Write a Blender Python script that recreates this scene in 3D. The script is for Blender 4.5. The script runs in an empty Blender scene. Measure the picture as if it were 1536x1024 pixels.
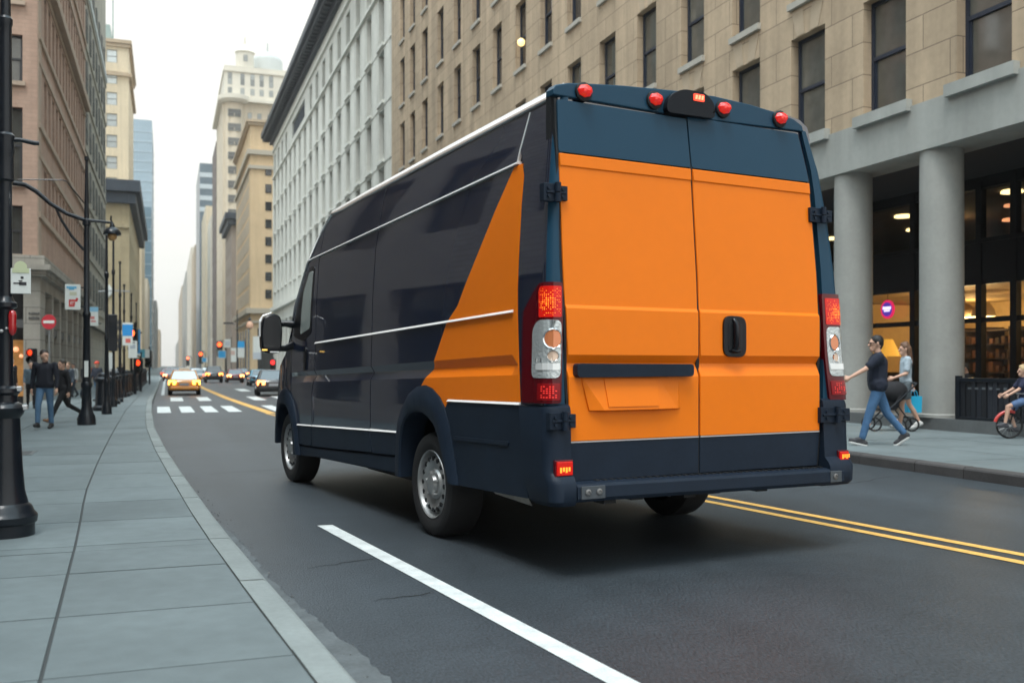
import bpy, bmesh, math, random
from mathutils import Vector, Matrix
random.seed(7)
R = math.radians
SC = bpy.context.scene
COL = SC.collection
TH = math.atan(518 / 1452.0)      # the camera looks this far to the right of the street's own direction (+Y)

# ------------------------------------------------------------------ materials
MATS = {}
def M(name, col, rough=.6, metal=0.0, var=0.0, vs=4.0, coat=0.0, emit=None, es=0.0, bump=0.0, bs=30.0, spec=.5, ior=1.5,
      brick=None, island=0.0, streak=0.0, orand=0.0):
    if name in MATS: return MATS[name]
    m = bpy.data.materials.new(name); m.use_nodes = True
    nt = m.node_tree; N = nt.nodes; L = nt.links
    b = N['Principled BSDF']
    b.inputs['Roughness'].default_value = rough; b.inputs['Metallic'].default_value = metal
    b.inputs['Coat Weight'].default_value = coat; b.inputs['Coat Roughness'].default_value = .04
    b.inputs['Specular IOR Level'].default_value = spec; b.inputs['IOR'].default_value = ior
    c4 = (*col, 1)
    b.inputs['Base Color'].default_value = c4
    last = None
    tc = N.new('ShaderNodeTexCoord')
    hgt = None
    if brick:
        bw, bh, mort, mcol, cvar = brick
        sp = N.new('ShaderNodeSeparateXYZ'); L.new(tc.outputs['Object'], sp.inputs[0])
        ad = N.new('ShaderNodeMath'); ad.operation = 'ADD'; L.new(sp.outputs[0], ad.inputs[0]); L.new(sp.outputs[1], ad.inputs[1])
        cb = N.new('ShaderNodeCombineXYZ'); L.new(ad.outputs[0], cb.inputs[0]); L.new(sp.outputs[2], cb.inputs[1])
        bt = N.new('ShaderNodeTexBrick'); L.new(cb.outputs[0], bt.inputs['Vector'])
        bt.inputs['Scale'].default_value = 1; bt.inputs['Brick Width'].default_value = bw; bt.inputs['Row Height'].default_value = bh
        bt.inputs['Mortar Size'].default_value = mort; bt.inputs['Mortar Smooth'].default_value = .3
        bt.inputs['Color1'].default_value = tuple(min(1, x * (1 + cvar)) for x in col) + (1,)
        bt.inputs['Color2'].default_value = tuple(x * (1 - cvar) for x in col) + (1,)
        bt.inputs['Mortar'].default_value = (*mcol, 1)
        last = bt.outputs['Color']; hgt = bt.outputs['Fac']
    if island:
        g = N.new('ShaderNodeNewGeometry')
        mr = N.new('ShaderNodeMapRange'); L.new(g.outputs['Random Per Island'], mr.inputs[0])
        mr.inputs[3].default_value = 1 - island; mr.inputs[4].default_value = 1 + island
        mx = N.new('ShaderNodeMix'); mx.data_type = 'RGBA'; mx.blend_type = 'MULTIPLY'; mx.inputs[0].default_value = 1
        if last: L.new(last, mx.inputs[6])
        else: mx.inputs[6].default_value = c4
        L.new(mr.outputs[0], mx.inputs[7]); last = mx.outputs[2]
    if var:
        for sc_, amt, det in ((vs, var, 5), (vs * 9, var * .5, 3)):
            nz = N.new('ShaderNodeTexNoise'); nz.inputs['Scale'].default_value = sc_; nz.inputs['Detail'].default_value = det
            L.new(tc.outputs['Object'], nz.inputs['Vector'])
            mr = N.new('ShaderNodeMapRange'); L.new(nz.outputs['Fac'], mr.inputs[0])
            mr.inputs[1].default_value = .25; mr.inputs[2].default_value = .75
            mr.inputs[3].default_value = 1 - amt; mr.inputs[4].default_value = 1 + amt
            mx = N.new('ShaderNodeMix'); mx.data_type = 'RGBA'; mx.blend_type = 'MULTIPLY'; mx.inputs[0].default_value = 1
            if last: L.new(last, mx.inputs[6])
            else: mx.inputs[6].default_value = c4
            L.new(mr.outputs[0], mx.inputs[7]); last = mx.outputs[2]
    if orand:
        oi = N.new('ShaderNodeObjectInfo'); mr = N.new('ShaderNodeMapRange'); L.new(oi.outputs['Random'], mr.inputs[0]); mr.inputs[3].default_value = 1 - orand; mr.inputs[4].default_value = 1 + orand
        mx = N.new('ShaderNodeMix'); mx.data_type = 'RGBA'; mx.blend_type = 'MULTIPLY'; mx.inputs[0].default_value = 1
        if last: L.new(last, mx.inputs[6])
        else: mx.inputs[6].default_value = c4
        L.new(mr.outputs[0], mx.inputs[7]); last = mx.outputs[2]
    if streak:
        mp = N.new('ShaderNodeMapping'); mp.inputs['Scale'].default_value = (1.3, 1.3, .06); L.new(tc.outputs['Object'], mp.inputs[0])
        nz = N.new('ShaderNodeTexNoise'); nz.inputs['Scale'].default_value = 1.5; nz.inputs['Detail'].default_value = 5; L.new(mp.outputs[0], nz.inputs['Vector'])
        mr = N.new('ShaderNodeMapRange'); L.new(nz.outputs['Fac'], mr.inputs[0]); mr.inputs[1].default_value = .3; mr.inputs[2].default_value = .7
        mr.inputs[3].default_value = 1 - streak; mr.inputs[4].default_value = 1 + streak * .5
        mx = N.new('ShaderNodeMix'); mx.data_type = 'RGBA'; mx.blend_type = 'MULTIPLY'; mx.inputs[0].default_value = 1
        if last: L.new(last, mx.inputs[6])
        else: mx.inputs[6].default_value = c4
        L.new(mr.outputs[0], mx.inputs[7]); last = mx.outputs[2]
    if last: L.new(last, b.inputs['Base Color'])
    if bump or hgt:
        bp = N.new('ShaderNodeBump'); bp.inputs['Strength'].default_value = bump if bump else .35; bp.inputs['Distance'].default_value = .01
        if hgt:
            iv = N.new('ShaderNodeMath'); iv.operation = 'SUBTRACT'; iv.inputs[0].default_value = 1; L.new(hgt, iv.inputs[1])
            L.new(iv.outputs[0], bp.inputs['Height'])
        else:
            nz = N.new('ShaderNodeTexNoise'); nz.inputs['Scale'].default_value = bs; nz.inputs['Detail'].default_value = 6
            L.new(tc.outputs['Object'], nz.inputs['Vector']); L.new(nz.outputs['Fac'], bp.inputs['Height'])
        L.new(bp.outputs[0], b.inputs['Normal'])
    if emit:
        b.inputs['Emission Color'].default_value = (*emit, 1); b.inputs['Emission Strength'].default_value = es
    MATS[name] = m
    return m

def glassmat(name, tint=(.9, .95, .95), refl=1.0, rough=.02):
    if name in MATS: return MATS[name]
    m = bpy.data.materials.new(name); m.use_nodes = True; nt = m.node_tree; N = nt.nodes; L = nt.links
    N.remove(N['Principled BSDF'])
    t = N.new('ShaderNodeBsdfTransparent'); t.inputs[0].default_value = (*tint, 1)
    g = N.new('ShaderNodeBsdfGlossy'); g.inputs['Roughness'].default_value = rough
    lw = N.new('ShaderNodeLayerWeight'); lw.inputs[0].default_value = .5
    pw = N.new('ShaderNodeMath'); pw.operation = 'POWER'; L.new(lw.outputs['Facing'], pw.inputs[0]); pw.inputs[1].default_value = 4
    f = N.new('ShaderNodeMath'); f.operation = 'MULTIPLY_ADD'; L.new(pw.outputs[0], f.inputs[0]); f.inputs[1].default_value = .55 * refl; f.inputs[2].default_value = .04 * refl
    mx = N.new('ShaderNodeMixShader'); L.new(f.outputs[0], mx.inputs[0]); L.new(t.outputs[0], mx.inputs[1]); L.new(g.outputs[0], mx.inputs[2])
    L.new(mx.outputs[0], N['Material Output'].inputs[0]); MATS[name] = m
    return m

# ------------------------------------------------------------------ mesh helpers
class MB:
    def __init__(s): s.v = []; s.f = []; s.m = []
    def add(s, vs, fs, m=0):
        o = len(s.v); s.v += [tuple(v) for v in vs]
        for f in fs: s.f.append(tuple(i + o for i in f)); s.m.append(m)
        return s
    def box(s, x0, x1, y0, y1, z0, z1, m=0):
        return s.add([(x0, y0, z0), (x1, y0, z0), (x1, y1, z0), (x0, y1, z0), (x0, y0, z1), (x1, y0, z1), (x1, y1, z1), (x0, y1, z1)],
                     [(0, 3, 2, 1), (4, 5, 6, 7), (0, 1, 5, 4), (1, 2, 6, 5), (2, 3, 7, 6), (3, 0, 4, 7)], m)
    def quad(s, a, b, c, d, m=0): return s.add([a, b, c, d], [(0, 1, 2, 3)], m)
    def loft(s, secs, m=0, close=True, cap=True, capm=None):
        n = len(secs[0]); vs = [p for q in secs for p in q]; fs = []
        k = n if close else n - 1
        for i in range(len(secs) - 1):
            for j in range(k):
                j2 = (j + 1) % n
                fs.append((i * n + j, i * n + j2, (i + 1) * n + j2, (i + 1) * n + j))
        s.add(vs, fs, m)
        if cap and close:
            s.add(secs[0], [tuple(range(n - 1, -1, -1))], m if capm is None else capm)
            s.add(secs[-1], [tuple(range(n))], m if capm is None else capm)
        return s
    def lathe(s, prof, c=(0, 0, 0), ax='z', n=24, m=0, cap=True):
        secs = []
        for r, h in prof:
            q = []
            for i in range(n):
                t = 2 * math.pi * i / n; a, b = r * math.cos(t), r * math.sin(t)
                p = (a, b, h) if ax == 'z' else ((h, a, b) if ax == 'x' else (b, h, a))
                q.append((p[0] + c[0], p[1] + c[1], p[2] + c[2]))
            secs.append(q)
        return s.loft(secs, m, True, cap)
    def tube(s, pts, rad, n=8, m=0, cap=True):
        pts = [Vector(p) for p in pts]
        rs = rad if isinstance(rad, (list, tuple)) else [rad] * len(pts)
        secs = []; up = None
        for i, p in enumerate(pts):
            t = (pts[min(i + 1, len(pts) - 1)] - pts[max(i - 1, 0)]).normalized()
            if up is None: up = Vector((0, 0, 1)) if abs(t.z) < .9 else Vector((0, 1, 0))
            a = t.cross(up).normalized(); b = a.cross(t).normalized(); up = b
            secs.append([tuple(p + (a * math.cos(2 * math.pi * k / n) + b * math.sin(2 * math.pi * k / n)) * rs[i]) for k in range(n)])
        return s.loft(secs, m, True, cap)
    def sphere(s, c, r, n=12, k=8, m=0, sx=1, sy=1, sz=1):
        secs = []
        for i in range(1, k):
            t = math.pi * i / k
            secs.append([(c[0] + sx * r * math.sin(t) * math.cos(2 * math.pi * j / n), c[1] + sy * r * math.sin(t) * math.sin(2 * math.pi * j / n), c[2] - sz * r * math.cos(t)) for j in range(n)])
        return s.loft(secs, m)
    def capsule(s, p, q, r0, r1, n=10):
        p, q = Vector(p), Vector(q); t = (q - p); ln = t.length
        if ln < 1e-6: t = Vector((0, 0, 1))
        t.normalize(); up = Vector((0, 0, 1)) if abs(t.z) < .9 else Vector((0, 1, 0))
        a = t.cross(up).normalized(); b = a.cross(t).normalized(); secs = []
        for k in (1, 2, 3, 4):
            an = math.pi / 2 * (1 - k / 4.0) if k < 4 else 0
            secs.append((p - t * r0 * math.sin(an), max(1e-4, r0 * math.cos(an))))
        for k in (0, 1, 2, 3):
            an = math.pi / 2 * (k / 4.0)
            secs.append((q + t * r1 * math.sin(an), max(1e-4, r1 * math.cos(an))))
        secs = [[tuple(c + (a * math.cos(2 * math.pi * k / n) + b * math.sin(2 * math.pi * k / n)) * r) for k in range(n)] for c, r in secs]
        return s.loft(secs)
    def mesh(s, name, mats, smooth=None):
        me = bpy.data.meshes.new(name); me.from_pydata(s.v, [], s.f)
        for mm in mats: me.materials.append(mm)
        for p, k in zip(me.polygons, s.m): p.material_index = k
        bm = bmesh.new(); bm.from_mesh(me); bmesh.ops.recalc_face_normals(bm, faces=bm.faces[:]); bm.to_mesh(me); bm.free()
        if smooth:
            for p in me.polygons: p.use_smooth = True
            me.set_sharp_from_angle(angle=R(smooth))
        return me
    def build(s, name, mats, parent=None, smooth=None, bev=0, seg=2, weld=False):
        if not isinstance(mats, (list, tuple)): mats = [mats]
        o = bpy.data.objects.new(name, s.mesh(name, mats, smooth)); COL.objects.link(o)
        if parent is not None: par(o, parent)
        if bev:
            b = o.modifiers.new('Bevel', 'BEVEL'); b.width = bev; b.segments = seg; b.limit_method = 'ANGLE'; b.angle_limit = R(30)
            if not smooth:
                for p in o.data.polygons: p.use_smooth = True
                o.data.set_sharp_from_angle(angle=R(30))
            b.harden_normals = True
        return o

def par(o, p, world=True):
    o.parent = p
    if world and p.type == 'EMPTY': o.matrix_parent_inverse = p.matrix_basis.inverted()
    return o
def thing(name, label, cat, loc=(0, 0, 0), rz=0, group=None):
    o = bpy.data.objects.new(name, None); COL.objects.link(o); o.empty_display_size = .2
    o.location = loc; o.rotation_euler = (0, 0, rz)
    return tag(o, label, cat, group)
def tag(o, label, cat, group=None):
    o['label'] = label; o['category'] = cat
    if group: o['group'] = group
    return o
def struct(o, kind='structure', label=None):
    o['kind'] = kind
    if label: o['label'] = label
    return o
def local(o, p):            # parent a part that was modelled in its thing's own frame
    o.parent = p; return o
def dup(root, loc, rz=None, label=None, scale=None):
    r = root.copy(); COL.objects.link(r); r.location = loc
    if rz is not None: r.rotation_euler = (0, 0, rz)
    if scale is not None: r.scale = (scale,) * 3
    if label: r['label'] = label
    for ch in list(root.children):
        c = ch.copy(); COL.objects.link(c); c.parent = r
        for g in list(ch.children):
            d = g.copy(); COL.objects.link(d); d.parent = c
    return r
def interp(x, tab):
    if x <= tab[0][0]: return tab[0][1]
    for (a, b), (c, d) in zip(tab, tab[1:]):
        if x <= c: return b + (d - b) * (x - a) / (c - a)
    return tab[-1][1]
def rp(pts, r, n=4):        # round a polygon's corners
    out = []; k = len(pts)
    for i in range(k):
        p0, p, p1 = Vector(pts[i - 1]), Vector(pts[i]), Vector(pts[(i + 1) % k])
        d0, d1 = (p0 - p), (p1 - p); rr = min(r, d0.length * .45, d1.length * .45)
        a, b = p + d0.normalized() * rr, p + d1.normalized() * rr
        for j in range(n + 1):
            t = j / n; q = a * (1 - t) ** 2 + p * 2 * t * (1 - t) + b * t * t; out.append((q.x, q.y))
    return out

# ------------------------------------------------------------------ camera, light, sky
cam = bpy.data.cameras.new('camera'); co = bpy.data.objects.new('camera', cam); COL.objects.link(co)
co.location = (0, 0, 1.45); co.rotation_euler = (R(90), 0, -TH)
cam.sensor_width = 36; cam.lens = 36 * 1452 / 1536; cam.shift_y = .0234
cam.clip_start = .05; cam.clip_end = 6000
cam.dof.use_dof = True; cam.dof.focus_distance = 8.4; cam.dof.aperture_fstop = 1.9
SC.camera = co
SUN_EL, SUN_AZ = 68, 215           # veiled sun: behind the camera, over its right shoulder
w = bpy.data.worlds.new('World'); SC.world = w; w.use_nodes = True
N = w.node_tree.nodes; L = w.node_tree.links
bg = N['Background']; bg.inputs['Strength'].default_value = .1
sky = N.new('ShaderNodeTexSky'); sky.sky_type = 'NISHITA'; sky.sun_disc = False
sky.sun_elevation = R(SUN_EL); sky.sun_rotation = R(SUN_AZ); sky.dust_density = 4; sky.air_density = 1.2
tc = N.new('ShaderNodeTexCoord'); sp = N.new('ShaderNodeSeparateXYZ'); L.new(tc.outputs['Generated'], sp.inputs[0])
mr = N.new('ShaderNodeMapRange'); L.new(sp.outputs[2], mr.inputs[0])
mr.inputs[1].default_value = .3; mr.inputs[2].default_value = 1; mr.inputs[3].default_value = 8.9; mr.inputs[4].default_value = 22
cc = N.new('ShaderNodeMix'); cc.data_type = 'RGBA'; cc.blend_type = 'MIX'; mf = N.new('ShaderNodeMapRange'); L.new(sp.outputs[2], mf.inputs[0]); mf.inputs[1].default_value = .34; mf.inputs[2].default_value = .8; L.new(mf.outputs[0], cc.inputs[0])
cc.inputs[6].default_value = (1, .985, .93, 1); cc.inputs[7].default_value = (.70, .90, 1.0, 1)
mu = N.new('ShaderNodeVectorMath'); mu.operation = 'SCALE'; L.new(cc.outputs[2], mu.inputs[0]); L.new(mr.outputs[0], mu.inputs[3])
mx = N.new('ShaderNodeMix'); mx.data_type = 'RGBA'; mx.inputs[0].default_value = .95
L.new(sky.outputs[0], mx.inputs[6]); L.new(mu.outputs[0], mx.inputs[7]); L.new(mx.outputs[2], bg.inputs[0])
sl = bpy.data.lights.new('sun', 'SUN'); sl.energy = 1.9; sl.angle = R(22); sl.color = (1, .975, .94)
so = bpy.data.objects.new('sun', sl); COL.objects.link(so)
so.rotation_euler = (R(90 - SUN_EL), 0, R(180 - SUN_AZ)); so.location = (10, -10, 60)
SC.view_settings.view_transform = 'Standard'; SC.view_settings.look = 'None'; SC.view_settings.gamma = 1; SC.view_settings.exposure = .42
SC.cycles.use_denoising = True; SC.cycles.max_bounces = 6; SC.cycles.transparent_max_bounces = 12
SC.cycles.sample_clamp_indirect = 4

# ------------------------------------------------------------------ the ground, road and pavements
KL = [(-14, 2.2), (0, 1.06), (2, .90), (4, .755), (5, .665), (6.8, .53), (8.3, .42), (12, .21), (16, 0.0), (22, -.24), (30, -.40), (38, -.5), (700, -.5)]
def kl(a): return interp(a, KL)
def kr(a): return 9.6
def ycen(a): return interp(a, [(-12, 7.6), (-5, 7.1), (3, 6.32), (5.55, 6.05), (9, 5.57), (13, 4.95), (18, 4.2), (24, 3.5), (30.4, 2.95), (45, 2.5), (65, 2.2), (150, 2.1), (700, 2.1)])
m_ground = M('ground earth', (.07, .07, .07), .9, var=.2, vs=.5)
struct(MB().quad((-300, -55, -.03), (300, -55, -.03), (300, 1790, -.03), (-300, 1790, -.03)).build('ground', m_ground))

def roadmat():
    m = M('asphalt', (.034, .043, .051), .50, var=.22, vs=.45, spec=.55)
    N = m.node_tree.nodes; L = m.node_tree.links; b = N['Principled BSDF']
    tc = [n for n in N if n.type == 'TEX_COORD'][0]
    src = b.inputs['Base Color'].links[0].from_socket
    # aggregate speckle
    vo = N.new('ShaderNodeTexNoise'); vo.inputs['Scale'].default_value = 1; vo.inputs['Detail'].default_value = 4; ms = N.new('ShaderNodeMapping'); ms.inputs['Scale'].default_value = (85, 38, 60); L.new(tc.outputs['Object'], ms.inputs[0]); L.new(ms.outputs[0], vo.inputs['Vector'])
    r1 = N.new('ShaderNodeMapRange'); L.new(vo.outputs['Fac'], r1.inputs[0]); r1.inputs[1].default_value = .3; r1.inputs[2].default_value = .7; r1.inputs[3].default_value = .45; r1.inputs[4].default_value = 1.65
    # worn wheel tracks and oil strip running along the street
    mp = N.new('ShaderNodeMapping'); mp.inputs['Scale'].default_value = (1.1, .035, 1); L.new(tc.outputs['Object'], mp.inputs[0])
    n2 = N.new('ShaderNodeTexNoise'); n2.inputs['Scale'].default_value = 1.0; n2.inputs['Detail'].default_value = 4; L.new(mp.outputs[0], n2.inputs['Vector'])
    r2 = N.new('ShaderNodeMapRange'); L.new(n2.outputs['Fac'], r2.inputs[0]); r2.inputs[1].default_value = .3; r2.inputs[2].default_value = .7; r2.inputs[3].default_value = .78; r2.inputs[4].default_value = 1.2
    # cracks
    n3 = N.new('ShaderNodeTexNoise'); n3.inputs['Scale'].default_value = .9; n3.inputs['Detail'].default_value = 3; L.new(tc.outputs['Object'], n3.inputs['Vector'])
    av = N.new('ShaderNodeVectorMath'); av.operation = 'MULTIPLY_ADD'; L.new(n3.outputs['Color'], av.inputs[0]); av.inputs[1].default_value = (.9, .9, .9); L.new(tc.outputs['Object'], av.inputs[2])
    vc = N.new('ShaderNodeTexVoronoi'); vc.feature = 'DISTANCE_TO_EDGE'; vc.inputs['Scale'].default_value = .34; L.new(av.outputs[0], vc.inputs['Vector'])
    r3 = N.new('ShaderNodeMapRange'); L.new(vc.outputs['Distance'], r3.inputs[0]); r3.inputs[1].default_value = .0; r3.inputs[2].default_value = .006; r3.inputs[3].default_value = .82; r3.inputs[4].default_value = 1
    for q in (r1, r2, r3):
        mx = N.new('ShaderNodeMix'); mx.data_type = 'RGBA'; mx.blend_type = 'MULTIPLY'; mx.inputs[0].default_value = 1
        L.new(src, mx.inputs[6]); L.new(q.outputs[0], mx.inputs[7]); src = mx.outputs[2]
    L.new(src, b.inputs['Base Color'])
    bp = N.new('ShaderNodeBump'); bp.inputs['Strength'].default_value = .5; bp.inputs['Distance'].default_value = .006
    L.new(vo.outputs['Fac'], bp.inputs['Height']); L.new(bp.outputs[0], b.inputs['Normal'])
    return m
AL = [-14, -8, -4, 0, 2, 3.8, 5, 7, 9, 12, 16, 22, 30, 38, 60, 100, 160, 260, 420, 700]
rd = MB()
for a, b in zip(AL, AL[1:]):
    rd.quad((kl(a) - .05, a, 0), (9.7, a, 0), (9.7, b, 0), (kl(b) - .05, b, 0))
struct(rd.build('road', roadmat()))
# a strip of worn concrete gutter with a ragged edge beside the near kerb
m_gut = M('gutter concrete', (.092, .104, .109), .85, var=.3, vs=4, bump=.2, bs=40)
g = MB(); pv = None; a = 1.5
while a < 13:
    wd = max(.03, .34 + .03 * math.sin(a * 1.7) + random.uniform(-.016, .016) - .027 * a)
    p = (kl(a) + wd, a, .004), (kl(a) - .02, a, .004)
    if pv: g.quad(pv[1], pv[0], p[0], p[1])
    pv = p; a += random.uniform(.03, .09)
struct(g.build('gutter', m_gut))
# painted lines
m_white = M('road paint white', (.60, .63, .62), .65, var=.2, vs=7, bump=.3, bs=60)
m_yel = M('road paint yellow', (.70, .40, .10), .65, var=.22, vs=7, bump=.3, bs=60)
def strip(pts, wd, z, mb):
    for (x0, a0), (x1, a1) in zip(pts, pts[1:]):
        mb.quad((x0 - wd / 2, a0, z), (x0 + wd / 2, a0, z), (x1 + wd / 2, a1, z), (x1 - wd / 2, a1, z))
mb = MB(); strip([(2.78, -2.5), (1.96, 4.0), (1.35, 8.83)], .135, .005, mb)
struct(mb.build('lane_marking', m_white))
mb = MB(); strip([(kl(a) + .32, a) for a in (50, 100, 300, 600)], .16, .005, mb); struct(mb.build('edge_marking', m_white))
mb = MB()
aa = [-10, -5, 0, 3, 5.5, 9, 13, 18, 24, 30]
for off in (-.14, .14): strip([(ycen(a) + off, a) for a in aa], .11, .005, mb)
strip([(ycen(a), a) for a in (30.01, 38, 45, 55, 65, 90, 150, 400)], .30, .005, mb)
struct(mb.build('centre_marking', m_yel))
mb = MB()
for k in range(14):
    x = -.27 + .70 * k
    if 2.1 < x < 3.0: continue
    mb.quad((x, 31.4, .006), (x + .40, 31.4, .006), (x + .36, 36, .006), (x - .04, 36, .006))
for k in range(9):
    x = .15 + 1.1 * k
    if 2.2 < x < 3.0: continue
    mb.quad((x, 41.5, .006), (x + .5, 41.5, .006), (x + .5, 46.5, .006), (x, 46.5, .006))
for k in range(4):
    mb.quad((3.9 + 1.5 * k, 56, .006), (4.5 + 1.5 * k, 56, .006), (4.5 + 1.5 * k, 62, .006), (3.9 + 1.5 * k, 62, .006))
struct(mb.build('crosswalk_marking', m_white))

# pavements: separate slabs over a dark bed, kerb stones in front
m_slab = M('pavement concrete', (.140, .168, .173), .75, var=.17, vs=.9, island=.08, bump=.25, bs=60)
m_bed = M('pavement joint', (.06, .065, .065), .9)
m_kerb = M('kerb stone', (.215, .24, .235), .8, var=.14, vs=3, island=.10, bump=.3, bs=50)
JL = [(-14, .2), (0, -.37), (4.38, -.49), (8.1, -.64), (10.7, -.78), (14.4, -.88), (20, -.98), (30, -1.12), (700, -1.2)]
def jo(a): return interp(a, JL)
def pavement(name, d_in, d_out, rows, a0, a1, z=.15):
    bed = MB(); n = 20
    sl_ = MB(); gp = .009
    for i in range(len(rows) - 1):
        b0, b1 = rows[i], rows[i + 1]
        for j in range(len(d_in) - 1):
            f0, f1 = d_in[j], d_in[j + 1]
            P = [(f0(b0) + gp, b0 + gp), (f1(b0) - gp, b0 + gp), (f1(b1) - gp, b1 - gp), (f0(b1) + gp, b1 - gp)]
            dz = random.uniform(-.0015, .0015)
            v = [(x, y, z + dz) for x, y in P] + [(x, y, z - .02) for x, y in P]
            sl_.add(v, [(0, 1, 2, 3), (0, 1, 5, 4), (1, 2, 6, 5), (2, 3, 7, 6), (3, 0, 4, 7)])
    for b0, b1 in zip(AL, AL[1:]):
        f0, f1 = d_in[0], d_in[-1]
        bed.quad((f0(b0), b0, z - .012), (f1(b0), b0, z - .012), (f1(b1), b1, z - .012), (f0(b1), b1, z - .012))
    struct(bed.build(name + '_joints', m_bed)); struct(sl_.build(name, m_slab))
rows = [-14, -11, -8, -5, -2, 0, 1.1, 2.25, 3.35, 4.43, 5.5, 6.62, 7.4, 7.62, 8.8, 10.0, 11.1, 12.5, 14, 15.5, 17, 18.5, 20, 21.6, 23, 25, 27, 29, 31, 33, 36, 39, 42, 46, 50, 55, 60, 70, 80, 95, 110, 130, 160, 200, 260, 340, 420, 700]
pavement('left_pavement', [lambda a: -4.62, lambda a: jo(a) - 1.75, jo, lambda a: kl(a) - .17], None, rows, -14, 700)
rows2 = [-14] + [-10 + 1.7 * k for k in range(45)] + [70, 80, 95, 110, 130, 160, 200, 260, 340, 420, 700]
pavement('right_pavement', [lambda a: 9.75, lambda a: 11.5, lambda a: 13.1, lambda a: 14.62], None, rows2, -14, 700)
def kerb(name, f, side, mat, a_max=120):
    mb = MB(); a = -14
    while a < 700:
        ln = random.uniform(.85, 1.6) if a < a_max else 60
        b = min(a + ln, 700); g_ = .006
        secs = []
        for q in (a + g_, b - g_):
            x = f(q); j = random.uniform(-.004, .004)
            prof = [(0.0, -.02), (.0, .118), (-.012, .14), (-.035, .152 + j), (-.17, .154 + j), (-.17, -.02)]
            secs.append([(x + px_ * side, q, z_) for px_, z_ in prof])
        mb.loft(secs); a = b
    struct(mb.build(name, mat))
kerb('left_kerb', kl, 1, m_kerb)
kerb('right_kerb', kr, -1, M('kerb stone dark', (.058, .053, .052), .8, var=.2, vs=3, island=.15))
# access cover let into the pavement
mb = MB(); mb.box(-2.5, -1.85, 15.6, 16.3, .1515, .156)
for k in range(7): mb.box(-2.45, -1.9, 15.66 + .09 * k, 15.69 + .09 * k, .156, .159)
tag(mb.build('access_cover', M('cover iron', (.12, .125, .125), .6)), 'dark rectangular metal access cover set flush in the left pavement', 'access cover')
# litter
m_pap = M('paper scrap', (.75, .76, .74), .8)
for i, (x, y, z, l) in enumerate([(.62, 6.2, .006, 'crumpled white paper scrap lying in the gutter by the near kerb'), (.45, 7.6, .006, 'flattened pale wrapper in the gutter beyond the crumpled scrap'), (9.2, 13.1, .004, 'small white litter scrap on the road by the far kerb'),
                               (4.85, 8.6, .004, 'tiny white paper fleck on open asphalt inside the yellow lines'), (-1.6, 6.9, .154, 'pale paper fleck on the pavement near the big lamp post foot')]):
    mb = MB(); s = .022 if y > 8 else .03
    ps = [(random.uniform(.6, 1) * s * math.cos(t), random.uniform(.6, 1) * s * math.sin(t), random.uniform(.002, .008)) for t in [k * math.pi / 4 for k in range(8)]]
    mb.add([(0, 0, .012)] + ps + [(p[0], p[1], 0) for p in ps], [(0, k + 1, (k + 1) % 8 + 1) for k in range(8)] + [(k + 1, k + 9, (k + 1) % 8 + 9, (k + 1) % 8 + 1) for k in range(8)])
    o = mb.build('litter', m_pap); o.location = (x, y, z); tag(o, l, 'litter', 'litter on the street')

db = MB(); rnd = random.Random(5)
for k in range(420):
    a = 2.5 + 14 * rnd.random() ** 1.3; x = kl(a) + .02 + abs(rnd.gauss(0, .14)) * (1 - a / 24)
    r_ = rnd.uniform(.003, .011) * (1.6 if rnd.random() < .08 else 1)
    vs = [(x + r_ * rnd.uniform(.5, 1) * math.cos(t), a + r_ * rnd.uniform(.5, 1.2) * math.sin(t), .003) for t in (0, 1.3, 2.5, 3.8, 5.1)] + [(x, a, .004 + r_ * rnd.uniform(.4, .9))]
    db.add(vs, [(0, 1, 5), (1, 2, 5), (2, 3, 5), (3, 4, 5), (4, 0, 5)])
struct(db.build('gutter_debris', M('gutter grit', (.10, .105, .105), .9, island=.7)), 'stuff', 'dark grit and crumbs of asphalt lying along the near kerb')

ck = MB(); rnd = random.Random(3)
for x0, a0, n, dx, da in ((.95, 7.0, 9, .075, .03), (1.2, 5.9, 7, .06, .02), (.55, 13.5, 9, .16, .05), (5.2, 3.4, 12, .12, -.05), (6.9, 9.5, 14, .15, .06)):
    pts = []; x, a = x0, a0
    for k in range(n): pts.append((x, a)); x += dx * rnd.uniform(.7, 1.3); a += da + rnd.uniform(-.035, .035)
    for i, ((x1, a1), (x2, a2)) in enumerate(zip(pts, pts[1:])):
        t = .007 * (1 - abs(i / n - .5)); ck.quad((x1, a1 - t, .0035), (x1, a1 + t, .0035), (x2, a2 + t, .0035), (x2, a2 - t, .0035))
struct(ck.build('road_cracks', M('crack tar', (.012, .013, .014), .9)))

# ------------------------------------------------------------------ the van (modelled in its own frame: x to its right, y forward, z up)
m_navy = M('navy van paint', (.005, .011, .032), .35, coat=1.0, spec=.25)
m_navy.node_tree.nodes['Principled BSDF'].inputs['Coat IOR'].default_value = 2.25
m_blue = M('blue rear paint', (.012, .052, .092), .38, coat=.06, spec=.2)
m_or = M('orange van paint', (.88, .195, .004), .48, coat=.10, spec=.2, var=.03, vs=1.2)
m_clad = M('navy bumper plastic', (.010, .018, .032), .5, bump=.12, bs=220, spec=.2, var=.18, vs=3)
m_blk = M('black rubber', (.006, .007, .009), .65)
m_gloss = M('black gloss plastic', (.004, .005, .008), .3, coat=.12, spec=.25)
m_sil = M('highlight and trim white', (.95, .95, .93), .3, coat=.5)  # white of strips painted in for crease highlights, and of mirror trim
m_roof_edge = M('roof edge highlight metal', (.93, .93, .92), .22, metal=.9)  # pale metal put in for the sky shining on the roof edge
m_red = M('red lamp lens', (.26, .004, .007), .15, coat=.3, spec=.3)
m_dred = M('dark red lamp lens', (.10, .002, .006), .12, coat=.35, spec=.3)
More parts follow.
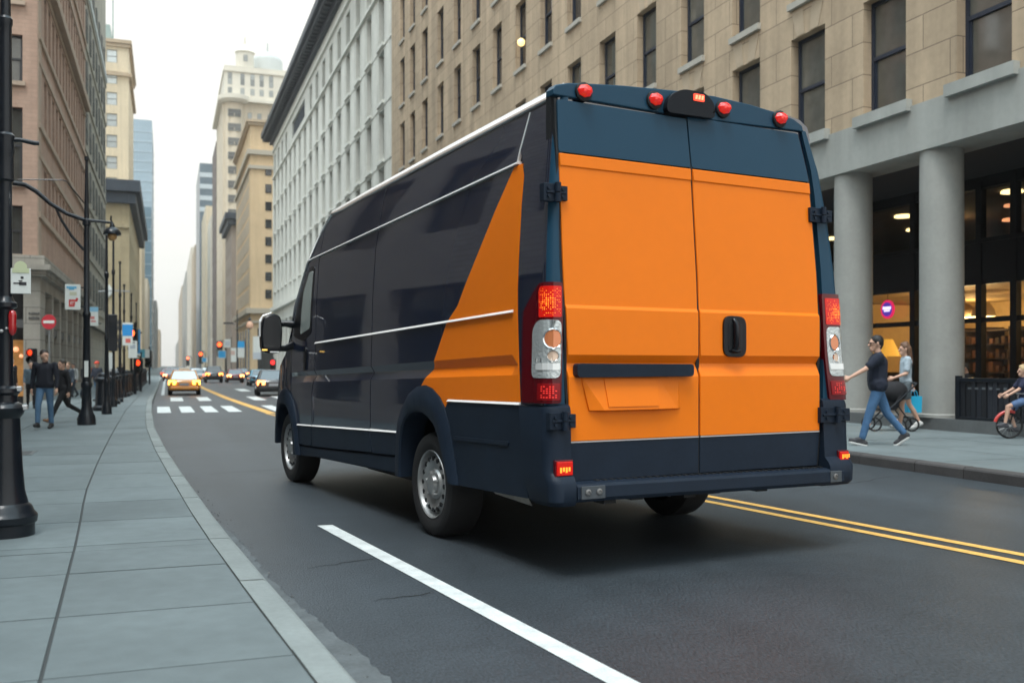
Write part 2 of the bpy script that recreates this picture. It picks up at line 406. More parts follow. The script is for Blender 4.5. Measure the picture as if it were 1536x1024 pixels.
m_lit = M('lit red lens', (.40, .008, .004), .18, emit=(.85, .010, .005), es=.30, coat=.25, var=.25, vs=14, spec=.3)
m_amb = M('lit amber grid', (.8, .2, .02), .2, emit=(1, .33, .03), es=1.15)
m_clr = M('clear lamp lens', (.62, .66, .66), .12, metal=.45, coat=1, bump=.9, bs=45)
m_chr = M('lamp reflector', (.9, .9, .9), .1, metal=1)
m_und = M('underbody', (.012, .012, .013), .8, var=.3)
m_rub = M('tyre rubber', (.012, .012, .013), .75, bump=.3, bs=80)
m_rim = M('steel wheel', (.42, .43, .43), .38, metal=.75, var=.12, vs=6)
m_wglass = M('van window glass', (.02, .028, .03), .04, spec=1, ior=1.8)
van = thing('delivery_van', 'large dark navy and orange panel van on the road seen from behind', 'van', (2.09903, 7.9491, 0), R(8.876878))
IL = [(0, 0.0), (1.2, 0.0), (1.6, .01), (2.1, .02), (2.6, .05), (3.0, .09), (3.3, .14), (3.5, .2)]
IR = [(0, -.02), (1.2, -.02), (1.6, .04), (2.1, .06), (2.6, .13), (3.0, .215), (3.3, .33), (3.5, .42)]
UR = -1.94
def lean(z): return interp(z, [(0, 0), (1.8, 0), (3.3, .06)])
def nose(u): return .06 * max(0, (u - 4.4) / .7) ** 2
def rel(u, z):
    a = z - (1.486 - .029 * u); b = z - (1.42 - .025 * u); c = z - (1.345 - .025 * u)
    k = max(0, min(1, (u + 1.53) / .09)) * max(0, min(1, (4.3 - u) / .2))
    if a >= 0 or c <= 0: return 0
    t = (-a / (b - a)) if b > 0 else 1 - (-b / (c - b))
    return -.036 * t * k
def SL(u, z, o): return (interp(z, IL) + nose(u) - o - rel(u, z), u, z)
def SR(u, z, o): return (2.8 - interp(z, IR) - nose(u) + o + rel(u, z), u, z)
def SLf(u, z, o): return (interp(z, IL) + nose(u) - o, u, z)
def SRf(u, z, o): return (2.8 - interp(z, IR) - nose(u) + o, u, z)
def rrel(z):
    if z >= 2.90: return 0
    if z >= 2.812: return .008
    if z >= 2.802: return .008 * (z - 2.802) / .01
    if z >= 1.862: return 0
    if z >= 1.838: return .014 * (1.862 - z) / .024
    if z >= 1.523: return .014
    if z >= 1.465: return .014 - .04 * (1.523 - z) / .058
    if z >= 1.372: return -.026 + .04 * (1.465 - z) / .093
    return .014
def RS(wd, z, o): return (wd, UR + lean(z) - o - rrel(z), z)
def RSf(wd, z, o): return (wd, UR + lean(z) - o, z)
def panel(name, pts, surf, o, th, mats, root=None, us=(), zs=(), lines=(), mf=None, bev=.005, seg=2):
    if not isinstance(mats, (list, tuple)): mats = [mats]
    bm = bmesh.new()
    f = bm.faces.new([bm.verts.new((p[0], p[1], 0)) for p in pts])
    if f.normal.z < 0: f.normal_flip()
    def cut(c, n): bmesh.ops.bisect_plane(bm, geom=bm.verts[:] + bm.edges[:] + bm.faces[:], dist=1e-5, plane_co=c, plane_no=n)
    for u in us: cut((u, 0, 0), (1, 0, 0))
    for z in zs: cut((0, z, 0), (0, 1, 0))
    for z0, k in lines: cut((0, z0, 0), (-k, 1, 0))
    bmesh.ops.remove_doubles(bm, verts=bm.verts[:], dist=1e-4)
    bmesh.ops.triangulate(bm, faces=[f for f in bm.faces if len(f.verts) > 4])
    be = [e for e in bm.edges if e.is_boundary]
    top = list(bm.verts)
    ex = bmesh.ops.extrude_edge_only(bm, edges=be)
    new = [g for g in ex['geom'] if isinstance(g, bmesh.types.BMVert)]
    for f in bm.faces:
        c = f.calc_center_median()
        f.material_index = mf(c.x, c.y) if mf else 0
    for v in top: v.co = surf(v.co.x, v.co.y, o)
    for v in new: v.co = surf(v.co.x, v.co.y, o - th)
    bmesh.ops.recalc_face_normals(bm, faces=bm.faces[:])
    me = bpy.data.meshes.new(name); bm.to_mesh(me); bm.free()
    # outward side check: the front face should look away from the body
    for m_ in mats: me.materials.append(m_)
    for p in me.polygons: p.use_smooth = True
    me.set_sharp_from_angle(angle=R(14))
    ob = bpy.data.objects.new(name, me); COL.objects.link(ob)
    if root: local(ob, root)
    if bev:
        b = ob.modifiers.new('Bevel', 'BEVEL'); b.width = bev; b.segments = seg; b.limit_method = 'ANGLE'; b.angle_limit = R(50); b.harden_normals = True
    return ob
TT = [(-1.88, 3.365), (-1.8, 3.378), (0, 3.322), (2.4, 3.232), (3.0, 3.19), (3.35, 3.0), (3.74, 2.70), (4.16, 2.22), (4.30, 1.95), (4.55, 1.62), (4.85, 1.49), (4.97, 1.38)]
def T(u): return interp(u, TT)
# inner shell with the roof and windscreen
sh = MB(); secs = []; US = [-1.86, -1.8, -1.2, -.5, 0, .8, 1.6, 2.4, 2.8, 3.0, 3.16, 3.35, 3.55, 3.74, 3.95, 4.16, 4.3, 4.42, 4.55, 4.7, 4.85, 4.97]
def roofring(u, t):
    k = max(0.25, min(1, (4.0 - u) / 1.0))
    il, ir = interp(t - .1, IL) + nose(u), 2.8 - interp(t - .1, IR) - nose(u)
    rt = [(il, -.10), (il + .004, -.05), (il + .03, -.012), (il + .10, .008 * k)]
    rt += [(il + .32, .035 * k), (.75, .068 * k), (1.15, .092 * k), (1.5, .097 * k), (1.85, .08 * k), (ir - .25, .055 * k), (ir - .1, .03 * k), (ir - .02, -.02), (ir, -.08), (ir + .01, -.12)]
    return [(x, u, t + d) for x, d in rt]
for u in US:
    t = T(u); zs_ = t - .12; q = []
    for i in range(7):
        z = 1.28 + (zs_ - 1.28) * i / 6.5; q.append((interp(z, IL) + .06 + nose(u), u, z))
    q += roofring(u, t)
    for i in range(6, -1, -1):
        z = 1.28 + (zs_ - 1.28) * i / 6.5; q.append((2.8 - interp(z, IR) - .06 - nose(u), u, z))
    secs.append(q)
sh.loft(secs)
nring = len(secs[0])
body = sh.build('body', [m_navy, m_wglass], None, smooth=35); local(body, van)
for p in body.data.polygons:
    c = p.center
    if 3.1 < c.y < 4.28 and .35 < c.x < 2.3 and c.z > T(c.y) - .03: p.material_index = 1
mb = MB(); mb.box(.42, 2.38, .5, 4.9, .42, 1.36); mb.box(.42, 2.38, -1.80, .5, .66, 1.36); mb.box(.2, 2.6, -1.78, -.75, .70, 1.3); mb.box(.2, 2.6, .85, 3.6, .55, 1.3)
mb.box(.6, .72, -1.7, 4.5, .55, .67); mb.box(2.1, 2.22, -1.7, 4.5, .55, .67); mb.tube([(.36, .0, .435), (2.44, .0, .435)], .07)
mb.sphere((1.4, 0, .435), .17); mb.tube([(1.9, -1.9, .58), (1.9, -.6, .56), (1.8, 1.5, .45)], .035)
for k in range(9): mb.box(.4 + .23 * k, .50 + .23 * k, -2.03, -1.9, .505 + .012 * (k % 3), .56)
mb.box(.25, .9, .9, 2.2, .36, .6)
local(mb.build('underbody', m_und), van)
mb = MB(); mb.add([(.02, -.62, .5), (.02, -1.66, .53), (.34, -1.7, .50), (.34, -.62, .46)], [(0, 1, 2, 3)]); mb.add([(.02, -1.1, .52), (.02, -1.66, .525), (.05, -1.66, .47), (.05, -1.1, .49)], [(0, 1, 2, 3)])
local(mb.build('mud_shield', M('dusty plastic', (.28, .26, .23), .9, var=.3)), van)

AO = [(.735, .46), (.73, .62), (.715, .836), (.66, .97), (.58, 1.09), (.44, 1.2), (.26, 1.268), (.1, 1.28), (-.05, 1.255), (-.2, 1.19), (-.31, 1.1), (-.4, .97), (-.46, .82), (-.53, .64), (-.58, .50)]
AI = [(.575, .45), (.572, .62), (.555, .78), (.52, .90), (.45, .975), (.35, 1.03), (.22, 1.055), (.1, 1.052), (-.02, 1.02), (-.13, .97), (-.22, .90), (-.295, .79), (-.35, .7), (-.40, .61), (-.45, .51)]
FO = [(3.86, .38), (3.93, .65), (4.02, .86), (4.16, 1.03), (4.35, 1.14), (4.5, 1.165), (4.68, 1.14), (4.84, 1.05), (4.98, .88), (5.06, .65), (5.09, .45)]
FI = [(3.99, .38), (4.04, .6), (4.11, .76), (4.22, .89), (4.36, .96), (4.5, .975), (4.64, .955), (4.76, .87), (4.85, .73), (4.89, .6), (4.9, .45)]
def zd(u): return 2.853 - .0433 * u
def zg(u): return 3.2555 - .036 * u
def zl(u): return .87 - .0325 * u
OB = [(-1.391, 2.95), (-.506, 1.925), (-.307, 1.80), (-.041, 1.456), (.162, 1.301), (.30, 1.0)]
def ub(z):
    for (a, b), (c, d) in zip(OB, OB[1:]):
        if z >= d: return a + (c - a) * (b - z) / (b - d)
    return .3
oblines = [(b - (d - b) / (c - a) * a, (d - b) / (c - a)) for (a, b), (c, d) in zip(OB[:-1], OB[1:-1])]
VG = [(1.486, -.029), (1.42, -.025), (1.345, -.025)]
ZL = [1.0, 1.2, 1.6, 1.85, 2.1, 2.35, 2.6, 2.8, 3.0, 3.15]
UL = [-1.53, -1.44, -1.2, -.8, 0, .8, 1.4, 2.2, 3.0, 3.7, 4.1, 4.3, 4.5, 4.7, 4.9]
AOm = [p for p in AO if p[1] > .84 and p[0] > -.36]
def trim(u0, u1, zf, surf, o, h, mats, name, th=.03, n=24):  # pale strip drawn in for the sky highlight along a crease
    mb = MB(); secs = []
    for i in range(n + 1):
        u = u0 + (u1 - u0) * i / n; z = zf(u)
        secs.append([surf(u, z - h / 2, -th), surf(u, z - h / 2, o), surf(u, z - h * .40, o), surf(u, z + h / 2, o - h * .9), surf(u, z + h / 2, -th)])
    mb.loft(secs); return local(mb.build(name, mats, None, smooth=20), van)
for side, S, Sf in (('l', SL, SLf), ('r', SR, SRf)):
    # rear quarter, with the slanting orange field
    q = [(-1.495, 2.90), (1.385, zd(1.385) - .012), (1.425, 2.6), (1.447, .835)] + [(.733, zl(.733))] + AOm + [(-.36, 1.172), (-1.568, 1.19), (-1.525, 1.57), (-1.495, 1.9)]
    panel('quarter_panel', q, S, 0, .03, [m_navy, m_or], van, UL, ZL, VG + oblines, mf=lambda u, z: 1 if u < ub(z) else 0)
    # raised pressing round the upper orange field is a thin bead
    # sliding door, front door, wing
    panel('sliding_door', rp([(1.40, zd(1.4) - .012), (3.27, zd(3.27) - .02), (3.27, 1.72), (3.29, 1.34), (3.375, 1.13), (3.36, zl(3.36)), (1.46, zl(1.46)), (1.44, 2.6)], .03), S, 0, .03, m_navy, van, UL, ZL, VG)
    fd = [(3.29, 2.70), (3.29, 1.72), (3.31, 1.34), (3.395, 1.13), (3.385, zl(3.385)), (3.97, zl(3.97)), (4.02, .87), (4.16, 1.04), (4.24, 1.1), (4.25, 1.62), (4.26, 1.8), (4.2, 1.98), (4.02, 2.26), (3.72, 2.62), (3.6, 2.69)]
    door = panel('front_door', fd, S, 0, .03, m_navy, van, UL, ZL, VG)
    wn = rp([(3.42, 2.60), (3.60, 2.60), (3.93, 2.27), (4.13, 1.98), (4.17, 1.80), (3.75, 1.74), (3.44, 1.83)], .05)
    wf = panel('window_frame', wn, S, .005, .01, m_gloss, None, UL, ZL, bev=.003); local(wf, door)
    wg = panel('window', rp([(3.47, 2.55), (3.60, 2.55), (3.80, 2.34), (3.88, 1.82), (3.50, 1.88)], .04), S, .008, .006, M('side glass', (.42, .48, .46), .05, metal=.35, spec=1), None, UL, ZL, bev=0); local(wg, door)  # pale glass colour stands in for daylight seen through the cab
    hd = MB()
    hp = rp([(3.60, 1.66), (3.685, 1.67), (3.69, 1.40), (3.61, 1.39)], .04)
    h1 = panel('door_handle', hp, S, .02, .03, m_gloss, None, (), (1.5, 1.6), bev=.008); local(h1, door)
    fn = [(4.265, 1.62), (4.27, 1.13), (4.35, 1.145), (4.5, 1.17), (4.68, 1.145), (4.84, 1.055), (4.98, .885), (5.062, .65), (5.15, .64), (5.155, .96), (5.0, 1.25), (4.88, 1.45), (4.56, 1.59), (4.3, 1.8)]
    panel('front_wing', fn, S, 0, .03, m_navy, van, UL + [5.0, 5.1], ZL, VG)
    # lower cladding and sill
    panel('sill_cladding', rp([(3.395, zl(3.395) - .012), (3.96, zl(3.96) - .012), (3.915, .60), (3.90, .51), (3.40, .52)], .03), Sf, .006, .03, m_clad, van, UL)
    panel('sill_cladding', rp([(1.465, zl(1.465) - .012), (3.375, zl(3.375) - .012), (3.375, .52), (1.40, .605)], .03), Sf, .006, .03, m_clad, van, UL)
    panel('sill_cladding', rp([(.745, zl(.745) - .012), (1.445, zl(1.445) - .012), (1.38, .60), (.755, .63)], .03), Sf, .006, .03, m_clad, van, UL)
    panel('sill', [(.74, .62), (1.4, .59), (3.39, .507), (3.90, .498), (3.86, .37), (3.3, .40), (.74, .455)], Sf, -.004, .08, m_clad, van, UL, bev=.02)
    panel('rear_cladding', rp([(-.37, 1.15), (-.31, 1.1), (-.4, .97), (-.46, .82), (-.53, .64), (-.58, .50), (-1.70, .53), (-1.63, .72), (-1.575, 1.0), (-1.575, 1.17), (-.40, 1.155)], .02), Sf, .004, .04, m_clad, van, UL)
    panel('rub_strip', rp([(-.50, .885), (-1.42, .905), (-1.42, .875), (-.50, .855)], .014), Sf, .014, .02, m_clad, van, UL, bev=.008)
    for nm, O_, I_ in (('wheel_arch', AO, AI), ('wheel_arch', FO, FI)):
        mb = MB(); secs = []
        for (uo, zo), (ui, zi) in zip(O_, I_):
            um, zm = (uo * .72 + ui * .28), (zo * .72 + zi * .28)
            secs.append([Sf(uo, zo, -.02), Sf(uo, zo, .012), Sf(um, zm, .045), Sf(ui * .9 + uo * .1, zi * .9 + zo * .1, .05), Sf(ui, zi, .035), Sf(ui, zi, -.18), Sf(uo, zo, -.18)])
        mb.loft(secs); local(mb.build(nm, m_clad, None, smooth=40), van)
    trim(-.36, -1.57, lambda u: 1.168 + .012 * (-u - .36), Sf, .014, .02, m_sil, 'crease_highlight')  # low white strips stand for light caught on the crease
    for a, b in ((.75, 1.445), (1.462, 3.365), (3.395, 3.97)): trim(a, b, zl, Sf, .014, .02, m_sil, 'crease_highlight')
    # raised upper panels, and strips painted white for sky highlights
    panel('upper_panel', [(-1.385, zd(-1.385) + .016), (1.392, zd(1.392) + .016), (1.305, zg(1.305) - .014), (-1.475, zg(-1.475) - .014)], Sf, 0, .03, m_navy, van, UL, ZL)
    panel('upper_panel', [(1.405, zd(1.405) + .016), (3.255, zd(3.255) + .016), (3.13, zg(3.13) - .014), (1.318, zg(1.318) - .014)], Sf, 0, .03, m_navy, van, UL, ZL)
    panel('upper_panel', [(3.27, zd(3.27) + .016), (3.68, zd(3.68) + .016), (3.40, 2.93), (3.145, zg(3.145) - .02)], Sf, 0, .03, m_navy, van, UL, ZL)
    trim(-1.40, 3.70, lambda u: zd(u) + .002, Sf, .018, .022, m_sil, 'drip_highlight')
    trim(-1.56, 3.13, lambda u: zg(u), Sf, .013, .016, m_sil, 'roof_line_highlight')
    if side == 'l':
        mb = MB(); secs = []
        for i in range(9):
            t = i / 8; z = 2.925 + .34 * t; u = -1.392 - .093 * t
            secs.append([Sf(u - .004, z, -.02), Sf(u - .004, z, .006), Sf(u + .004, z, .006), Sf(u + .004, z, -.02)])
        mb.loft(secs); local(mb.build('panel_highlight', m_sil), van)
    trim(-1.447, 1.435, lambda u: 1.80 - .028 * u, Sf, .018, .023, m_sil, 'belt_highlight'); trim(1.452, 3.285, lambda u: 1.80 - .028 * u, Sf, .018, .023, m_sil, 'belt_highlight')
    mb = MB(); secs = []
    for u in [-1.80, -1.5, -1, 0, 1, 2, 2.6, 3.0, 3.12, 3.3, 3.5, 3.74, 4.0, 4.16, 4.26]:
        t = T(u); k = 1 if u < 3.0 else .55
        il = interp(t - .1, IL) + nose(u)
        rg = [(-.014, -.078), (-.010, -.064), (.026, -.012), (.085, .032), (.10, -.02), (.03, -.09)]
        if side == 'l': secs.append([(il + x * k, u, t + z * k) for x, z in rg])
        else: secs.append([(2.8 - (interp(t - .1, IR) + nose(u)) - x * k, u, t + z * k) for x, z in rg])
    mb.loft(secs); local(mb.build('roof_edge_highlight', m_roof_edge, None, smooth=40), van)  # added strip carrying the sky reflection of the rounded roof edge
# fuel flap seam and little slider latch on the left
panel('latch_cover', rp([(3.32, 1.09), (3.355, 1.09), (3.34, .80), (3.315, .80)], .015), SLf, .008, .01, m_navy, van, bev=.003)
# rear corner pillars, header
def wl(z): return interp(z, [(.66, .178), (.943, .168), (2.06, .128), (2.8, .112), (3.3, .108)])
def wr(z): return interp(z, [(.65, 2.478), (.9, 2.503), (1.84, 2.508), (2.17, 2.5), (2.93, 2.444), (3.3, 2.332)])
def wc(z): return interp(z, [(.66, 1.288), (2.08, 1.288), (2.91, 1.257), (3.3, 1.225)])
RC = .065
def PS(sgn):
    def f(s, z, o):
        ins = interp(z, IL) if sgn < 0 else interp(z, IR)
        h = RC * math.pi / 4; ur = UR + lean(z)
        if s >= h: x, u, nx, nu = ins + RC + (s - h), ur, 0, -1
        elif s <= -h: x, u, nx, nu = ins, ur + RC + (-s - h), -1, 0
        else:
            t = (s + h) / (2 * h) * math.pi / 2
            x, u = ins + RC - RC * math.cos(t), ur + RC - RC * math.sin(t); nx, nu = -math.cos(t), -math.sin(t)
        x += nx * o; u += nu * o
        return (x, u, z) if sgn < 0 else (2.8 - x, u, z)
    return f
HS = RC * math.pi / 4
for sgn, wd_, IN in ((-1, wl, IL), (1, wr, IR)):
    P = PS(sgn)
    mb = MB(); secs = []
    for z in [1.16, 1.3, 1.5, 1.8, 2.0, 2.2, 2.4, 2.6, 2.8, 3.0, 3.15, 3.26, 3.31]:
        ins = interp(z, IN); wdoor = wd_(z) if sgn < 0 else 2.8 - wd_(z)
        se = HS + max(.005, wdoor - (.016 if sgn < 0 else .05) - ins - RC)
        useam = interp(z, [(1.16, -1.585), (1.6, -1.535), (1.9, -1.51), (2.9, -1.508), (2.93, -1.405), (3.3, -1.492)])
        ss = -HS - (useam - (UR + lean(z)) - RC)
        arr = [ss, ss * .6 - HS * .4, -HS - .02, -HS, -HS / 2, 0, HS / 2, HS, (HS * 2 + se) / 3 if se > HS + .03 else HS + .002, se]
        q = [P(s, z, 0) for s in arr] + [P(se, z, -.06), P(se + .12, z, -.07), P(ss, z, -.06)]
        secs.append(q)
    mb.loft(secs); o = mb.build('rear_pillar', m_navy, None, smooth=40); local(o, van)
    o.data.materials.append(m_blue)
    for p in o.data.polygons:
        c = p.center
        if c.y < UR + lean(c.z) + .045 and c.y > UR - .03: p.material_index = 1
hdr = [(.085, 3.288), (.088, 3.33), (.11, 3.362), (.2, 3.385), (.32, 3.40), (.67, 3.432), (1.155, 3.460), (1.5, 3.466), (1.85, 3.448), (2.12, 3.42), (2.30, 3.39), (2.385, 3.35), (2.405, 3.30), (2.34, 3.302), (1.23, 3.276)]
panel('roof_header', hdr, RSf, .004, .10, m_blue, van, [.3, .7, 1.15, 1.6, 2.1], [], bev=.03, seg=4)
# doors
ZR = [1.0, 1.372, 1.465, 1.523, 1.838, 1.862, 2.802, 2.812]
def dpts(fa, fb, z0, z1, g0, g1, n=9):
    zz = [z0 + (z1 - z0) * i / n for i in range(n + 1)]
    return [(fa(z) + g0, z) for z in zz] + [(fb(z) - g1, z) for z in reversed(zz)]
doors = []
for fa, fb, zt in ((wl, wc, 3.262), (wc, wr, 3.28)):
    d = panel('rear_door', dpts(fa, fb, .935, 2.893, .008, .008, 14), RS, .006, .05, m_or, van, (.7, 1.9), ZR, bev=.006)
    doors.append(d)
    local(panel('rear_window', rp(dpts(fa, fb, 2.903, zt, .006, .006, 4), .02), RSf, .006, .05, m_blue, None, (.7, 1.9), (3.0, 3.1), bev=.008), d)
    local(panel('kick_panel', dpts(fa, fb, .662, .925, .006, .006, 3), RSf, .016, .05, m_clad, None, (.7, 1.9), (.8,), bev=.006), d)
    mb = MB(); secs = []
    for i in range(5):
        x = fa(.93) + .01 + (fb(.93) - fa(.93) - .02) * i / 4; secs.append([RSf(x, .925, .0), RSf(x, .925, .021), RSf(x, .934, .021), RSf(x, .934, .0)])
    mb.loft(secs); local(mb.build('edge_trim', M('worn edge', (.5, .48, .47), .4, metal=.3)), d)
mb = MB(); mb.box(.09, 2.5, UR + .10, UR + .16, .6, 3.3); local(mb.build('door_seal', m_blk), van)
for fn_, hw, z1 in ((wc, .014, 3.27), (wl, .010, 3.27), (wr, .012, 3.28)):
    mb = MB(); secs = []
    for i in range(15):
        z = .66 + (z1 - .66) * i / 14; c_ = fn_(z); secs.append([RS(c_ - hw, z, -.007), RS(c_ + hw, z, -.007), RS(c_ + hw, z, -.045), RS(c_ - hw, z, -.045)])
    mb.loft(secs); local(mb.build('door_seal', m_blk), van)
# grab bar over the plate recess, plate recess, handle
bar = panel('grab_bar', rp([(.20, 1.464), (1.196, 1.460), (1.196, 1.372), (.20, 1.368)], .03), RSf, .072, .06, m_clad, None, (.5, .9), (), bev=.018, seg=3); local(bar, doors[0])
mb = MB()
def Q(wd, z, o): return RSf(wd, z, o + .012)
t0, t1 = 1.385, 1.143
mb.add([Q(.255, t0, .012), Q(.32, t1, .022), Q(.40, t0, .012), Q(.425, t1, .050), Q(.90, t0, .012), Q(.90, t1, .050), Q(1.09, t0, .012), Q(1.075, t1, .026), Q(1.175, t0, .01), Q(1.105, t1, .012),
        Q(.325, t1 - .012, 0), Q(.425, t1 - .016, 0), Q(.90, t1 - .016, 0), Q(1.075, t1 - .012, 0), Q(1.10, t1 - .008, 0), Q(.28, 1.28, .0), Q(1.15, 1.28, .0)],
       [(0, 1, 3, 2), (2, 3, 5, 4), (4, 5, 7, 6), (6, 7, 9, 8), (1, 10, 11, 3), (3, 11, 12, 5), (5, 12, 13, 7), (7, 13, 14, 9), (0, 15, 10, 1), (8, 9, 14, 16)])
local(mb.build('plate_recess', m_or), doors[0])
mb = MB()
mb.add([Q(.44, 1.36, .022), Q(.46, 1.165, .053), Q(.885, 1.165, .053), Q(.885, 1.36, .022), Q(.44, 1.36, .01), Q(.46, 1.165, .03), Q(.885, 1.165, .03), Q(.885, 1.36, .01)],
       [(0, 1, 2, 3), (0, 4, 5, 1), (1, 5, 6, 2), (2, 6, 7, 3), (3, 7, 4, 0)])
local(mb.build('plate_panel', m_or), doors[0])
hb = panel('door_handle', rp([(1.504, 1.822), (1.724, 1.815), (1.724, 1.51), (1.504, 1.515)], .075, 6), RSf, .035, .05, m_gloss, None, (), (), bev=.014, seg=3); local(hb, doors[1])
local(panel('handle_recess', rp([(1.545, 1.785), (1.683, 1.78), (1.683, 1.548), (1.545, 1.552)], .05, 5), RSf, .037, .004, m_blk, None, bev=0), doors[1])
mb = MB(); mb.tube([RSf(1.605, 1.79, .03), RSf(1.605, 1.755, .058), RSf(1.605, 1.60, .058), RSf(1.605, 1.56, .035)], [.02, .024, .024, .02], 10); mb.tube([RSf(1.57, 1.562, .045), RSf(1.614, 1.552, .055), RSf(1.66, 1.562, .045)], .012, 8)
local(mb.build('handle_lever', m_gloss, None, smooth=50), doors[1])
# hinges
def hinge(w0, w1, z0, z1, o, par_):
    mb = MB(); zm, h = (z0 + z1) / 2, z1 - z0; wm = w0 + (w1 - w0) * .55
    u = UR + lean(zm)
    def b(a0, a1, c0, c1, d0, d1): mb.box(a0, a1, u - d1, u - d0, c0, c1)
    b(w0, wm - .01, z0, z1, -.03, .03 + o); b(wm + .012, w1, z0 + .01, z1 - .012, -.01, .035 + o)
    mb.tube([(wm, u - .045 - o, z0 - .004), (wm, u - .045 - o, zm - .004)], .022, 10); mb.tube([(wm, u - .045 - o, zm + .004), (wm, u - .045 - o, z1 + .006)], .022, 10)
    for kz in (.28, .72):
        for kw in (w0 + (wm - w0) * .35, wm + (w1 - wm) * .55):
            mb.lathe([(.013, 0), (.013, .012), (.008, .016)], (kw, u - .045 - o, z0 + h * kz), 'y', 6)
    b(w0 + .02, w1 - .01, zm - .008, zm + .008, 0, .041 + o)
    ob = mb.build('hinge', m_clad, None, bev=.006); local(ob, par_)
    return ob
hinge(-.02, .165, 2.555, 2.675, .0, doors[0]); hinge(2.42, 2.655, 2.585, 2.70, .0, doors[1]); hinge(-.005, .195, 1.02, 1.135, .025, doors[0]); hinge(2.475, 2.79, .998, 1.12, .025, doors[1])
# roof marker lights, brake light pod
for i, (x, z) in enumerate([(.325, 3.336), (.929, 3.357), (1.565, 3.374), (2.135, 3.368)]):
    u = UR + lean(z) - .004
    mb = MB(); mb.lathe([(.068, .0), (.066, -.02), (.05, -.026)], (x, u, z), 'y', 16); o = mb.build('marker_light', m_blk, None, smooth=40); local(o, van); o.scale = (1, 1, 1)
    mb = MB(); a = []
    for r_, h in ((.06, -.018), (.056, -.04), (.036, -.066), (.012, -.078)):
        a.append([(x + r_ * 1.0 * math.cos(k * math.pi / 4 + h * 3), u + h, z + .004 + r_ * .78 * math.sin(k * math.pi / 4 + h * 3)) for k in range(8)])
    mb.loft(a); l = mb.build('lens', M('lit marker lens', (.8, .02, .015), .12, emit=(1, .03, .02), es=.28, coat=1), None); local(l, o)
pod = panel('brake_light_pod', rp([(1.0, 3.272), (1.465, 3.278), (1.45, 3.40), (1.36, 3.462), (1.15, 3.462), (1.03, 3.395)], .06, 5), RSf, .055, .12, M('pod plastic', (.006, .008, .012), .5, spec=.2), van, (), (), bev=.03, seg=4)
l = panel('lens', rp([(1.25, 3.44), (1.35, 3.44), (1.35, 3.388), (1.25, 3.388)], .01), RSf, .062, .01, M('lit brake lens', (.8, .05, .02), .2, emit=(1, .07, .03), es=1.0), None, bev=.003); local(l, pod)
for k in range(3):
    x = 1.268 + .028 * k
    g = panel('lens_segment', [(x, 3.43), (x + .018, 3.43), (x + .012, 3.40), (x - .006, 3.40)], RSf, .0645, .003, M('brake segment', (1, .35, .2), .3, emit=(1, .30, .12), es=1.0), None, bev=0); local(g, pod)
